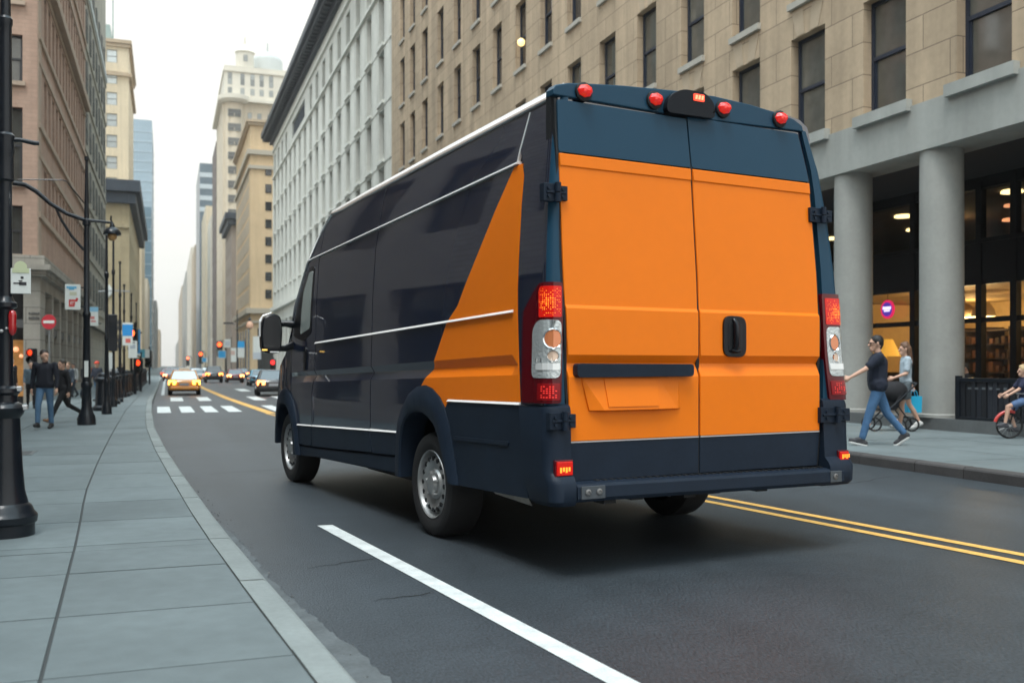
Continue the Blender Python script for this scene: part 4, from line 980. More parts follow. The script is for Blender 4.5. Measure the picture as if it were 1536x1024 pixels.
# --- generic block with windows on the street face and the face turned to the camera
def block(name, label, side, xf, y0, y1, h, depth, wm, rows, face_n, front_n, wsize, wmat, fmat=None, cornice=None, extra=None, z0=4, streetwin=True, ws2=None, winpane=None, offset=0, xs=None):
    x0, x1 = (xf, xf + depth) if side > 0 else (xf - depth, xf)
    b = thing(name, label, 'building', ((x0 + x1) / 2, (y0 + y1) / 2, 0))
    mb = MB(); fm = fmat or m_framedk
    fk = FACE_L if side > 0 else FACE_R
    ww, wh = wsize
    key = name + str(len(WIN)); winmesh(key, ww, wh, min(.1, ww * .08), fm, winpane or wmat, depth=.08, sash=False)
    of, os_ = [], []; spots = []
    rowz = [z0 + (h - z0 - 1.2) * (i + .25) / rows for i in range(rows)] if rows else []
    for z in rowz:
        if face_n:
            for k in range(face_n):
                u = y0 + (y1 - y0) * (k + .5) / face_n
                os_.append((u - ww / 2, u + ww / 2, z, z + wh)); spots.append((u, z, 's'))
        if front_n:
            xl = xs if xs else [x0 + depth * (k + .5) / front_n for k in range(front_n)]
            for u in xl:
                of.append((u - ww / 2, u + ww / 2, z, z + wh)); spots.append((u, z, 'f'))
    wall(mb, fk, xf, y0, y1, 0, h, os_, .22); wall(mb, FRONT, y0, x0, x1, 0, h, of, .22)
    xb = x1 if side > 0 else x0
    mb.quad((xb, y0, 0), (xb, y1, 0), (xb, y1, h), (xb, y0, h)); mb.quad((x0, y1, 0), (x1, y1, 0), (x1, y1, h), (x0, y1, h)); mb.quad((x0, y0, h), (x1, y0, h), (x1, y1, h), (x0, y1, h))
    par(mb.build('wall', wm), b)
    if spots and len(spots) > 100:      # keep the nearest hundred as windows of their own, gather the rest
        spots.sort(key=lambda q: (q[2] == 's', q[0] if q[2] == 's' else 0)); rest = spots[100:]; spots = spots[:100]
        rm = MB()
        for u, z, kd in rest: rm.add(*(lambda f: ([f(u - ww / 2, z, -.2), f(u + ww / 2, z, -.2), f(u + ww / 2, z + wh, -.2), f(u - ww / 2, z + wh, -.2)], [(0, 1, 2, 3)]))(maps(fk, xf) if kd == 's' else maps(FRONT, y0)))
        o = rm.build('more_windows', winpane or wmat); par(o, b); o['kind'] = 'stuff'
    for u, z, kd in spots:
        if kd == 's': addwin(b, key, (xf + side * .14, u, z), fk)
        else: addwin(b, key, (u, y0 + .14, z), FRONT)
    if cornice:
        cm, ch, co_ = cornice; mb = MB()
        for z_, hh, oo in ((h - ch, ch * .45, co_ * .6), (h - ch * .5, ch * .5, co_)):
            band(mb, fk, xf, y0 - oo, y1 + oo, z_, z_ + hh, oo); band(mb, FRONT, y0, x0 + .03, x1 - .03, z_ + .003, z_ + hh - .003, oo)
        par(mb.build('cornice', cm), b)
    return b

# left: brown brick corner building with stone base
B1 = thing('brick_corner_building', 'pink brown brick corner building with a grey stone shop base', 'building', (-11, 51, 0))
XF = -4.52; mb = MB(); zb = 5.5
fl = [(7.25, 9.1), (10.6, 12.6), (13.9, 15.9), (17.2, 19.2), (20.5, 22.5), (23.8, 25.8)]
su = [42.3 + 1.42 * k for k in range(14)]
ops = [(u - .42, u + .42, a, b) for u in su for a, b in fl]; fx = [-5.6, -8.6, -11.6, -14.6]
frl = [(5.55, 7.35), (8.2, 10.98), (11.93, 13.66), (14.9, 16.9), (18.2, 20.2), (21.5, 23.5), (24.8, 26.8)]
fo = [(x - .58, x + .58, a, b) for x in fx for a, b in frl]
wall(mb, FACE_R, XF, 39.8, 62.2, zb, 29, ops, .25); wall(mb, FRONT, 39.8, -18, XF, zb, 29, fo, .25)
mb.quad((-18, 39.8, 29), (XF, 39.8, 29), (XF, 62.2, 29), (-18, 62.2, 29)); mb.quad((-18, 62.2, 0), (XF, 62.2, 0), (XF, 62.2, 29), (-18, 62.2, 29))
par(mb.build('wall', m_brick), B1)
mb = MB()
for a, b in fl: band(mb, FACE_R, XF, 39.9, 62.1, a - .28, a - .06, .09); band(mb, FACE_R, XF, 39.9, 62.1, b + .12, b + .34, .06)
band(mb, FACE_R, XF, 39.83, 40.7, zb, 29, .035)
band(mb, FACE_R, XF, 39.9, 62.1, 16.35, 16.75, .3)
for x in fx:
    for a, b in frl: mb.box(x - .68, x + .68, 39.68, 39.86, a - .16, a - .003)
par(mb.build('stone_bands', m_brickst), B1)
winmesh('bs', .84, 2.0, .07, m_framedk, m_pdark, depth=.08)
for i, (a, b) in enumerate(frl): winmesh('bf%d' % i, 1.16, b - a, .08, m_framedk, m_pane, depth=.08)
for u in su:
    for a, b in fl: addwin(B1, 'bs', (XF - .18, u, a), FACE_R)
for i, (a, b) in enumerate(frl):
    for x in fx[:2]: addwin(B1, 'bf%d' % i, (x, 39.8 + .18, a), FRONT)
mb = MB(); bops = [(41.3 + 3.0 * k, 43.7 + 3.0 * k, .5, 4.3) for k in range(7)]
wall(mb, FACE_R, XF + .1, 39.7, 62.2, 0, 4.75, bops, .5); wall(mb, FRONT, 39.7, -18, XF + .1, 0, 4.75, [(-8.6, -4.98, .0, 4.4), (-13.5, -9.6, .3, 4.2)], .6)
par(mb.build('stone_base', m_base), B1)
mb = MB()
for z, hh, oo in ((4.75, .22, .22), (4.97, .2, .38), (5.17, .34, .16)):
    band(mb, FACE_R, XF + .1, 39.7 - oo, 62.2, z, z + hh, oo, inn=.5); band(mb, FRONT, 39.7, -18, XF + .1 - .505, z + .002, z + hh - .002, oo, inn=.5)
par(mb.build('base_cornice', m_base), B1)
mb = MB(); mb.box(XF - .55, XF - .45, 40.5, 62, 0, 4.75); mb.box(-17.5, -4.7, 40.35, 40.45, 0, 4.75); par(mb.build('shop_glazing', m_pdark), B1)
mb = MB(); mb.box(XF - .42, XF + .0, 41.3, 62, 2.65, 2.95); mb.box(-8.6, -4.98, 39.85, 40.2, 2.85, 3.15); par(mb.build('shop_transom', M('grey transom', (.10, .10, .10), .6)), B1)
mb = MB(); mb.box(-5.7, -5.0, 40.28, 40.33, .3, 2.4); par(mb.build('lit_shop_window', M('warm shop light', (.25, .13, .05), .4, emit=(.9, .42, .1), es=.16, var=.6, vs=2.5)), B1)
for i, (x, z, s_) in enumerate(((-5.3, 2.05, .10), (-5.12, 1.8, .07), (-5.45, 1.45, .08))):
    mb = MB(); mb.sphere((x, 40.24, z), s_); par(mb.build('shop_lamp', m_downd, None, smooth=60), B1)
mb = MB(); mb.sphere((-4.85, 44.0, 2.3), .16); par(mb.build('shop_lamp', M('pale shop lamp', (1, .85, .6), .4, emit=(1, .8, .45), es=.9), None, smooth=60), B1)
# worn raised letters on the corner pier (too blurred to read in the photograph): short bars
mb = MB(); x = -4.82
for rowz, n in ((3.34, 6), (3.16, 6)):
    for k in range(n):
        xx = -4.80 + .062 * k; h = .10 if rowz < 3.3 else .075
        mb.box(xx, xx + .04, 39.675, 39.705, rowz, rowz + h * random.uniform(.75, 1))
par(mb.build('pier_lettering', M('worn dark letters', (.07, .07, .07), .8)), B1)

# left: beige block beyond it
b = block('beige_building', 'tall plain beige stone building behind the brick corner block', -1, -4.6, 62.3, 84, 34, 14, m_beige, 0, 0, 0, (1.1, 1.9), m_pdark)
mb = MB(); band(mb, FACE_R, -4.6, 62.4, 84, 24.0, 24.5, .12); par(mb.build('pale_band', M('pale band stone', (.52, .55, .53), .8)), b)
winmesh('bg', .95, 1.8, .07, m_framegr, M('beige blind', (.20, .19, .165), .6, var=.2), depth=.06)
me = MB()
for k in range(7):
    for j in range(7):
        addwin(b, 'bg', (-4.6 + .075, 64 + 2.9 * k, 5.6 + 3.1 * j), FACE_R)
mb = MB()
for j in range(7): band(mb, FACE_R, -4.6, 62.4, 83.9, 5.0 + 3.1 * j, 5.2 + 3.1 * j, .08)
band(mb, FACE_R, -4.6, 62.4, 84, 3.9, 4.5, .3)
par(mb.build('string_courses', m_beige), b)

# left: dark-corniced block, tan tower, cream blocks, glass towers
m_ochre = M('ochre stone', (.40, .325, .20), .85, brick=(1.4, .7, .012, (.3, .24, .15), .04), var=.1, vs=.5, streak=.15)
m_cream = M('cream stone', (.64, .54, .385), .85, var=.07, vs=.25, streak=.12)
m_cream2 = M('pale cream stone', (.66, .60, .50), .85, var=.07, vs=.25, streak=.12)
m_tanfar = M('far tan stone', (.46, .36, .25), .85, var=.07, vs=.25, streak=.12)
m_brownfar = M('far brown stone', (.16, .125, .11), .85, var=.08, vs=.25, streak=.12)
m_greyfar = M('far grey stone', (.34, .33, .30), .85, var=.08, vs=.25, streak=.12)
m_glassfar = M('blue glass facade', (.27, .37, .44), .25, var=.08, vs=.1, spec=.9)
m_glassfar2 = M('teal glass facade', (.09, .18, .24), .25, var=.12, vs=.1, spec=.9)
b = block('ochre_building', 'ochre stone block with a heavy dark roof cornice on the left side', -1, -4.4, 130, 178, 24.4, 14, m_ochre, 4, 9, 0, (1.5, 2.6), m_pdark, cornice=(m_cornice, 2.8, 1.3), z0=5)
mb = MB(); band(mb, FRONT, 130, -14, -4.4, 18.6, 19.1, .3); band(mb, FRONT, 130, -14, -4.4, 5.2, 5.8, .4); par(mb.build('stone_bands', m_ochre), b)
mb = MB(); mb.lathe([(.95, 0), (.95, -.15), (.8, -.2)], (-7.3, 130, 10.7), 'y', 24); c = mb.build('roundel', M('pale roundel', (.62, .63, .6), .6)); par(c, b)
mb = MB()
for k in range(5): mb.box(-5.9, -5.3, 129.75, 130.02, 3.6 + .75 * k, 4.1 + .75 * k)
par(mb.build('vertical_sign', M('dark sign letters', (.05, .04, .035), .7)), b)
b = block('tan_tower', 'slim warm tan tower with a bright column of windows above the ochre block', -1, -6.2, 180, 206, 57.5, 16, m_cream, 11, 4, 2, (1.7, 2.2), m_pbright, fmat=m_framegr, cornice=(m_tanfar, 1.2, .5), z0=16, winpane=m_pbright, xs=[-8.9, -11.2])
mb = MB(); band(mb, FRONT, 180, -22, -6.2, 51.3, 51.9, .5); band(mb, FACE_R, -6.2, 180, 206, 51.3, 51.9, .5); par(mb.build('string_course', m_tanfar), b); mb = MB(); mb.box(-20, -9.2, 181, 204, 57.52, 60.3); mb.tube([(-8.9, 184, 57.5), (-8.9, 184, 75)], .12, 6); par(mb.build('roof_block', M('green grey roof', (.30, .38, .36), .7)), b)
b = block('glass_tower', 'tall pale blue glass tower fading into the sky on the left', -1, -5.6, 420, 470, 101, 34, m_glassfar, 0, 0, 0, (2, 2), m_pblue)
mb = MB()
for k in range(24): band(mb, FRONT, 420, -39.5, -5.6, 4 + 4 * k, 4.5 + 4 * k, .12); band(mb, FACE_R, -5.6, 420, 470, 4 + 4 * k, 4.5 + 4 * k, .12)
par(mb.build('floor_bands', M('blue mullion', (.36, .45, .52), .5)), b)
mb = MB(); mb.box(-39, -14.5, 425, 465, 101.02, 106); par(mb.build('roof_block', m_glassfar), b)
b = block('cream_building', 'narrow cream building below the glass tower on the left', -1, -5.2, 230, 262, 34.5, 12, m_cream, 8, 4, 3, (1.5, 1.9), m_pane, z0=5)
b = block('teal_glass_building', 'dark teal glass slab between the cream building and the street', -1, -4.6, 330, 372, 52, 16, m_glassfar2, 0, 0, 0, (2, 2), m_pblue)
mb = MB()
for k in range(13): band(mb, FRONT, 330, -20, -4.6, 4 + 3.7 * k, 4.3 + 3.7 * k, .1); band(mb, FACE_R, -4.6, 330, 372, 4 + 3.7 * k, 4.3 + 3.7 * k, .1)
par(mb.build('floor_bands', m_glassfar), b)
block('low_cream_building', 'low pale cream building in front of the dark teal glass slab', -1, -4.6, 268, 300, 24, 12, m_cream2, 5, 4, 3, (1.5, 2.2), m_pane, z0=4)
block('far_left_building', 'hazy grey brown building near the far end on the left', -1, -4.6, 500, 580, 33, 20, m_greyfar, 7, 6, 3, (2, 2.2), m_pane)
block('far_left_building', 'hazy tan building closest to the street end on the left', -1, -4.6, 790, 900, 29, 20, m_tanfar, 6, 5, 3, (2, 2.4), m_pane)

# right: yellow tan corner building, tower and the far row
b = block('yellow_building', 'yellow tan corner building with stacked ledges beyond the cross street', 1, 13.4, 170, 205, 43.2, 16, M('yellow tan stone', (.58, .43, .26), .85, var=.08, vs=.3, streak=.12), 8, 0, 0, (1.1, 1.5), m_pdark, cornice=(m_tanfar, .9, .7), z0=11)
winmesh('yb', 1.05, 1.5, .06, m_framedk, m_pdark, depth=.06, sash=False)
for k in range(8):
    for x in (16.4, 20.6): addwin(b, 'yb', (x, 169.9, 12.9 + 3.0 * k), FRONT)
for x in (15.9, 17.3): addwin(b, 'yb', (x, 169.9, 39.6), FRONT)
mb = MB(); m_ylf = M('yellow building side panel', (.40, .335, .25), .8, var=.1, vs=.3)
for k in range(8): band(mb, FACE_L, 13.4, 172.5, 203, 12.3 + 3.0 * k, 14.6 + 3.0 * k, .03)
par(mb.build('side_window_bands', m_ylf), b)
for z, hh, oo in ((37.3, .8, .55), (34.9, .6, .35), (10.3, .9, .7), (8.7, .35, .3)):
    mb = MB(); band(mb, FACE_L, 13.4, 170 - oo, 205, z, z + hh, oo); band(mb, FRONT, 170, 13.43, 29, z + .01, z + hh - .01, oo)
    par(mb.build('ledge', M('grey tan ledge', (.40, .36, .29), .8)), b)
for q in [(13.36, 13.6, 172 + 6.4 * k, 174.6 + 6.4 * k, .3, 7.8) for k in range(5)] + [(14.6, 17.8, 169.9, 170.1, .3, 7.8), (19.4, 22.6, 169.9, 170.1, .3, 7.8)]: par(MB().box(*q).build('shop_window', m_pdark), b)
b = block('small_corner_building', 'narrow brown grey block with a small black cornice behind the yellow building', 1, 13.5, 222, 246, 35, 14, M('brown grey stone', (.30, .25, .21), .85, var=.1, vs=.3), 7, 5, 0, (1.4, 1.8), m_pane, cornice=(m_cornice, 2.6, 1.4), z0=4)
# the tower with a domed crown
DT = block('crowned_tower', 'tall pale cream tower with a rounded corner bay, balcony ledge and domed crown', 1, 13.5, 258, 290, 70, 22, M('tower cream stone', (.60, .52, .40), .85, var=.06, vs=.3, streak=.1), 17, 4, 0, (1.3, 1.9), m_paneb, z0=6)
winmesh('dt', 1.0, 1.6, .08, m_framegr, m_paneb, depth=.06, sash=False); winmesh('dtb', 3.2, 1.9, .10, m_framegr, m_pane, depth=.1, sash=False)
for k in range(17):
    z = 6.5 + 3.65 * k
    addwin(DT, 'dtb', (16.3, 256.34, z), FRONT)
    for x in (20.2, 22.6, 25.2): addwin(DT, 'dt', (x, 257.90, z), FRONT)
m_tc = M('tower crown stone', (.64, .60, .51), .85, var=.06, vs=.3)
mb = MB()
for z0_, z1_ in ((0, 69.6),):
    mb.lathe([(2.5, 0), (2.5, 69.6)], (16.3, 258.9, 0), 'z', 20)
par(mb.build('corner_bay', M('tower cream stone', (.6, .52, .4)), None, smooth=40), DT)
mb = MB()
band(mb, FRONT, 258, 13.0, 35.5, 69.0, 69.8, 1.5); band(mb, FACE_L, 13.5, 256.6, 290, 69.01, 69.79, 1.2); mb.lathe([(3.2, 68.6), (4.0, 69.3), (4.0, 70.4), (3.6, 70.5)], (16.3, 258.6, 0), 'z', 20)
mb.box(13.9, 35, 258.3, 289, 69.8, 78.4); mb.box(13.6, 35.2, 258.0, 289.3, 76.9, 77.4)
par(mb.build('upper_storeys', m_tc), DT)
mb = MB(); mb.lathe([(2.3, 78.4), (2.3, 82.5), (2.6, 82.7), (2.2, 83.2), (1.2, 84.3), (.3, 85), (.15, 87)], (19.2, 261, 0), 'z', 16); par(mb.build('turret', m_tc, None, smooth=35), DT)
mb = MB(); mb.lathe([(4.0, 78.4), (4.0, 82.4), (3.7, 83.2), (2.6, 84.2), (1.2, 84.9), (.25, 85.2), (.2, 87.6)], (25.4, 266, 0), 'z', 20); par(mb.build('dome', M('grey dome', (.48, .50, .48), .6), None, smooth=35), DT)
for z in (71.2, 73.6, 75.2):
    for x in (15.3, 18.4, 20.9, 23.2, 25.6): addwin(DT, 'dt', (x, 258.24, z - .2 * (z > 75)), FRONT)
addwin(DT, 'dt', (19.2, 258.66, 80), FRONT)
mb = MB(); mb.tube([(32, 262, 78), (32, 262, 82)], .25, 6); mb.sphere((32, 262, 81.5), .7); par(mb.build('roof_vent', m_tc), DT)
block('brown_slab', 'dark brown grey slab building left of the domed tower', 1, 13.5, 294, 318, 66.5, 16, m_brownfar, 14, 4, 0, (1.4, 2.0), m_pane)
block('grey_slab', 'pale grey slab building left of the brown slab', 1, 13.5, 326, 356, 50, 16, m_cream2, 10, 4, 0, (1.5, 2), m_paneb)
block('cream_slab', 'bright cream slab building in the far row on the right', 1, 13.5, 372, 418, 60, 18, m_cream, 12, 5, 0, (1.6, 2.0), m_paneb)
b = block('dark_glass_tower', 'dark blue glass tower with pale floor bands in the far row', 1, 13.5, 440, 495, 89, 24, M('slate glass facade', (.10, .14, .17), .3, var=.1, vs=.2), 0, 0, 0, (2, 2), m_pane)
mb = MB()
for k in range(4): band(mb, FRONT, 440, 13.5, 37, 68 + 5 * k, 70 + 5 * k, .1)
par(mb.build('pale_floor_bands', M('pale floor band', (.5, .55, .57), .5)), b)
mb = MB(); mb.box(25, 37, 445, 490, 89.02, 108); par(mb.build('roof_block', m_glassfar), b)
block('tan_slab', 'tan slab building past the dark glass tower on the right', 1, 13.5, 520, 578, 63, 20, m_tanfar, 11, 5, 0, (2, 2.2), m_pane)
block('hazy_slab', 'hazy pale tan slab with a stepped top near the right street end', 1, 13.5, 600, 720, 71, 20, m_cream2, 11, 6, 0, (2.2, 2.4), m_paneb)
block('hazy_slab', 'hazy grey slab near the right street end', 1, 13.5, 760, 940, 72, 20, m_greyfar, 10, 6, 0, (2.4, 2.6), m_paneb)
block('hazy_slab', 'smallest and farthest hazy tan slab on the right', 1, 13.5, 980, 1250, 78, 24, m_tanfar, 9, 6, 0, (2.6, 3), m_paneb)
block('hazy_slab', 'far low pale block closing the right side of the street', 1, 13.5, 1300, 1690, 33, 24, m_greyfar, 5, 6, 0, (2.6, 3), m_paneb)
# the brick block across the pavement on the near left, seen mirrored in the van's side
b = thing('near_brick_building', 'grey brown masonry block close by on the near left, mirrored in the dark van side', 'building', (-10, 8, 0))
mb = MB(); ops = [(-12 + 4.2 * k, -9.4 + 4.2 * k, z, z + 2.6) for k in range(10) for z in (5.2, 9.4)] + [(-12 + 4.2 * k, -8.9 + 4.2 * k, .6, 3.6) for k in range(10)]
wall(mb, FACE_R, -4.66, -14, 29.5, 0, 14, ops, .35); wall(mb, FRONT, 29.5, -16, -4.66, 0, 14, [], .3); mb.quad((-16, -14, 14), (-4.66, -14, 14), (-4.66, 29.5, 14), (-16, 29.5, 14)); mb.quad((-16, -14, 0), (-4.66, -14, 0), (-4.66, -14, 14), (-16, -14, 14))
par(mb.build('wall', M('dull brown brick', (.30, .275, .265), .9, brick=(.42, .15, .012, (.2, .16, .14), .1), var=.1, vs=.7)), b)
winmesh('nb', 2.6, 2.6, .12, m_framedk, m_pdark, depth=.08)
for k in range(10):
    for z in (5.2, 9.4): addwin(b, 'nb', (-4.66 - .3, -10.7 + 4.2 * k, z), FACE_R)
mb = MB(); mb.box(-5.1, -5.0, -14, 29.4, .5, 3.7); par(mb.build('shop_glazing', m_pdark), b)

# ------------------------------------------------------------------ street furniture on the left
m_iron = M('black painted iron', (.006, .009, .014), .36, coat=.2, spec=.35, var=.15, vs=8)
m_silk = M('worn bright edge', (.5, .5, .5), .4, metal=.5)
def post_big():
    t = thing('lamp_post', 'big black fluted lamp post in the left foreground with ringed shaft', 'lamp post', (-1.165, 8.3, .15))
    k = 1 / 194.0
    prof = [(800, 40), (783, 40), (780, 43), (771, 44), (768, 42), (764, 38.5), (757, 36), (752, 31), (734, 26.5), (700, 23.5), (640, 20.5), (626, 20)]
    mb = MB(); mb.lathe([(r * k, (800 - y) * k) for y, r in prof], n=32); local(mb.build('base', m_iron, None, smooth=30), t)
    mb = MB(); mb.lathe([(r * k, (800 - y) * k) for y, r in [(626, 20), (619, 25), (611, 27), (606, 24), (602, 17), (592, 16.5), (588, 20), (582, 19), (578, 12), (560, 10.5), (470, 10), (464, 11), (461, 16), (455, 16), (452, 12.5), (445, 9.5)]], n=32); local(mb.build('collar', m_iron, None, smooth=30), t)
    mb = MB(); mb.lathe([(r * k, (800 - y) * k) for y, r in [(445, 9.5), (300, 9), (275, 9), (272, 12.5), (255, 12), (236, 11.5), (232, 12.5), (214, 12), (206, 13), (202, 9.5), (60, 8.6), (44, 8.6), (40, 10), (33, 10), (29, 7.5), (0, 7), (-260, 6.5), (-270, 9), (-300, 2)]], n=24); local(mb.build('shaft', m_iron, None, smooth=30), t)
    mb = MB(); z = (800 - 212) * k; mb.tube([(0, 0, z), (.10, 0, z + .005), (.20, 0, z - .012), (.235, 0, z - .012)], [.022, .016, .018, .014], 8); local(mb.build('arm', m_iron, None, smooth=50), t)
    mb = MB(); z0, z1 = (800 - 503) * k, (800 - 466) * k; mb.lathe([(.01, z0), (.024, z0 + .02), (.03, z0 + .05), (.027, z0 + .09), (.03, z1 - .04), (.024, z1 - .01), (.008, z1)], (.055, -.05, 0), 'z', 14); local(mb.build('signal_lamp', M('glossy red enamel', (.42, .008, .012), .15, coat=1), None, smooth=50), t)
    mb = MB(); mb.sphere((-.02, -.052, (800 - 497) * k), .014); mb.sphere((.015, -.054, (800 - 493) * k), .01); local(mb.build('bolt', m_silk), t)
    for y in (583, 611):
        mb = MB(); z = (800 - y) * k; r = (19 if y == 583 else 26.5) * k
        mb.box(r - .02, r + .02, -.05, .015, z - .018, z + .022); local(mb.build('clasp', m_silk, None, bev=.008), t)
    return t
P1 = post_big()
m_sign = M('white sign enamel', (.70, .73, .70), .5, var=.06, vs=6)
m_blk2 = M('black sign paint', (.03, .03, .035), .6)
s = thing('hanging_sign', 'small white sign with a pale green emblem on the big foreground lamp post', 'sign', (-1.055, 8.27, 2.12))
mb = MB(); mb.box(-.07, .07, -.006, .006, -.12, .075); local(mb.build('board', m_sign, None, bev=.004), s)
mb = MB(); mb.lathe([(.045, -.008), (.045, -.011)], (0, 0, .085), 'y', 20); mb.box(-.058, .058, -.0095, -.006, .04, .075); local(mb.build('emblem', M('pale green emblem', (.55, .60, .38), .6)), s)
mb = MB()
mb.box(-.05, .0, -.009, -.006, -.045, -.035); mb.box(-.01, .04, -.009, -.006, -.055, -.03); mb.box(.0, .02, -.009, -.006, -.005, .012); mb.box(-.015, .012, -.009, -.006, -.025, -.018); local(mb.build('lettering', m_blk2), s)
mb = MB(); mb.box(-.11, -.07, -.004, .004, .04, .055); mb.box(-.11, -.07, -.004, .004, -.09, -.075); local(mb.build('bracket', m_iron), s)

def tall_post(label, x, y, h, base=.19, top=.03, arms=None, n='lamp_post'):
    t = thing(n, label, 'lamp post', (x, y, .15), 0, 'black posts along the left kerb')
    b = base; mb = MB(); mb.lathe([(b, 0), (b, .12), (b * .92, .16), (b * .92, .2), (b * .72, .27), (b * .56, .4), (b * .5, .8), (b * .62, .84), (b * .62, .9), (b * .48, .95)], n=20); local(mb.build('base', m_iron, None, smooth=35), t)
    mb = MB(); mb.lathe([(b * .46, .95), (b * .36, h * .4), (b * .45, h * .4 + .03), (b * .45, h * .4 + .1), (b * .34, h * .4 + .13), (b * .30, h * .74), (b * .45, h * .74 + .03), (b * .45, h * .74 + .14), (b * .28, h * .74 + .17), (top, h - .1), (top * 1.6, h - .08), (top * 1.5, h)], n=16); local(mb.build('shaft', m_iron, None, smooth=35), t)
    return t
P2 = tall_post('black lamp post with a hanging bell lamp, a long swan arm and a poster board', -1.651, 23.107, 5.87)
mb = MB(); pts = [(.0, 4.47), (-.10, 4.50), (-.40, 4.60), (-.72, 4.80), (-1.0, 5.05), (-1.22, 5.18), (-1.46, 5.2)]
mb.tube([(x, 0, z) for x, z in pts], [.045, .042, .042, .045, .05, .05, .05], 10); local(mb.build('arm', m_iron, None, smooth=50), P2)
mb = MB(); mb.tube([(-.62, 0, 4.74), (-.5, 0, 4.45), (-.3, 0, 4.12), (-.05, 0, 3.82)], .03, 8); local(mb.build('brace', m_iron, None, smooth=50), P2)
mb = MB(); mb.tube([(-1.35, 0, 5.28), (-.48, 0, 5.33), (-.40, 0, 5.30), (-.05, 0, 4.85)], .014, 6); local(mb.build('stay', m_iron), P2)
mb = MB(); mb.tube([(0, 0, 4.47), (.2, 0, 4.47), (.47, 0, 4.45), (.54, 0, 4.44)], [.04, .03, .028, .02], 8); mb.tube([(.50, 0, 4.60), (.49, 0, 4.52), (.52, 0, 4.44), (.515, 0, 4.38)], .02, 8); local(mb.build('lamp_arm', m_iron, None, smooth=50), P2)
mb = MB(); mb.lathe([(.03, 4.44), (.05, 4.40), (.06, 4.35), (.13, 4.31), (.175, 4.25), (.19, 4.20), (.185, 4.18), (.15, 4.19), (.02, 4.24)], (.52, 0, 0), 'z', 24, cap=False); ls = mb.build('lamp_shade', m_iron, None, smooth=40); local(ls, P2)
mb = MB(); mb.sphere((.52, 0, 4.15), .1, sz=1.05); local(mb.build('lamp_glass', M('amber lamp glass', (.50, .28, .10), .25, coat=.8), None, smooth=60), ls)
mb = MB(); mb.box(-.04, .04, -.1, -.02, 1.05, 1.40); local(mb.build('notice', m_sign), P2)
def poster(label, x, y, z0, z1, wd, cols, name='poster_board'):
    """white board with coloured blocks, hung beside a post"""
    t = thing(name, label, 'banner', (x, y, z0)); h = z1 - z0
    mb = MB(); mb.box(-wd / 2, wd / 2, -.012, .012, 0, h); local(mb.build('board', m_sign, None, bev=.004), t)
    for nm, c, rects in cols:
        mb = MB()
        for a, b, c0, c1 in rects: mb.box(-wd / 2 + a * wd, -wd / 2 + b * wd, -.016, -.012, c0 * h, c1 * h)
        local(mb.build('printing', M('print ' + nm, c, .6)), t)
    mb = MB(); mb.box(wd / 2, wd / 2 + .08, -.01, .01, h * .85, h * .9); mb.box(wd / 2, wd / 2 + .08, -.01, .01, h * .1, h * .15); local(mb.build('bracket', m_iron), t)
    return t
RED, BLU, GRN = ('red', (.62, .04, .04), [(.25, .35, .12, .4), (.35, .62, .12, .2), (.55, .65, .18, .3), (.3, .8, .32, .4), (.7, .85, .38, .46), (.4, .6, .22, .27)]), ('sky blue', (.12, .42, .66), [(.1, .75, .83, .92), (.25, .6, .78, .84)]), ('pale olive', (.55, .56, .42), [(.3, .75, .56, .70)])
poster('white poster board with red and blue print beside the bell lamp post', -1.92, 23.0, 2.66, 3.21, .31, [RED, BLU, GRN])
# the row of posts beyond
P3 = tall_post('plain slim black post carrying a blue topped white poster', -1.51, 27.99, 4.9, .13)
poster('pale blue and white poster on the second slim post', -1.86, 27.9, 2.50, 3.0, .30, [('red soft', (.62, .22, .2), [(.3, .7, .35, .5), (.4, .8, .2, .28)]), ('blue soft', (.25, .5, .68), [(0, 1, .75, 1)])])
P4 = tall_post('slim black post with a white capped top and small signal box', -1.58, 32.89, 5.6, .12)
mb = MB(); mb.lathe([(.06, 5.3), (.07, 5.4), (.06, 5.55)], n=12); local(mb.build('cap', m_sign), P4)
mb = MB(); mb.box(-.20, .12, -.18, .0, 1.75, 2.9); local(mb.build('signal_box', m_iron, None, bev=.03), P4)
mb = MB(); mb.box(-.15, -.02, -.2, -.18, 1.2, 1.7); local(mb.build('notice', m_sign), P4)
P5 = tall_post('black post with a crossbar and a blue and white banner', -1.65, 39.13, 5.2, .12)
mb = MB(); mb.tube([(-.75, 0, 4.05), (-.2, 0, 4.1), (.35, 0, 4.08)], .025, 6); local(mb.build('crossbar', M('grey crossbar', (.25, .27, .28), .5)), P5)
poster('bright blue banner with a white foot on the crossbar post', -1.38, 39.0, 2.2, 3.05, .36, [('banner blue', (.03, .30, .70), [(0, 1, .42, .92)]), ('red dot', (.7, .15, .12), [(.3, .8, .12, .3)])])
P6 = tall_post('thin black post between the crossbar post and the traffic light', -1.63, 42.4, 4.6, .11)
poster('grey white notice board on the thin black post', -1.3, 42.3, 1.75, 2.45, .34, [('grey mark', (.4, .45, .5), [(.2, .8, .55, .8)])])
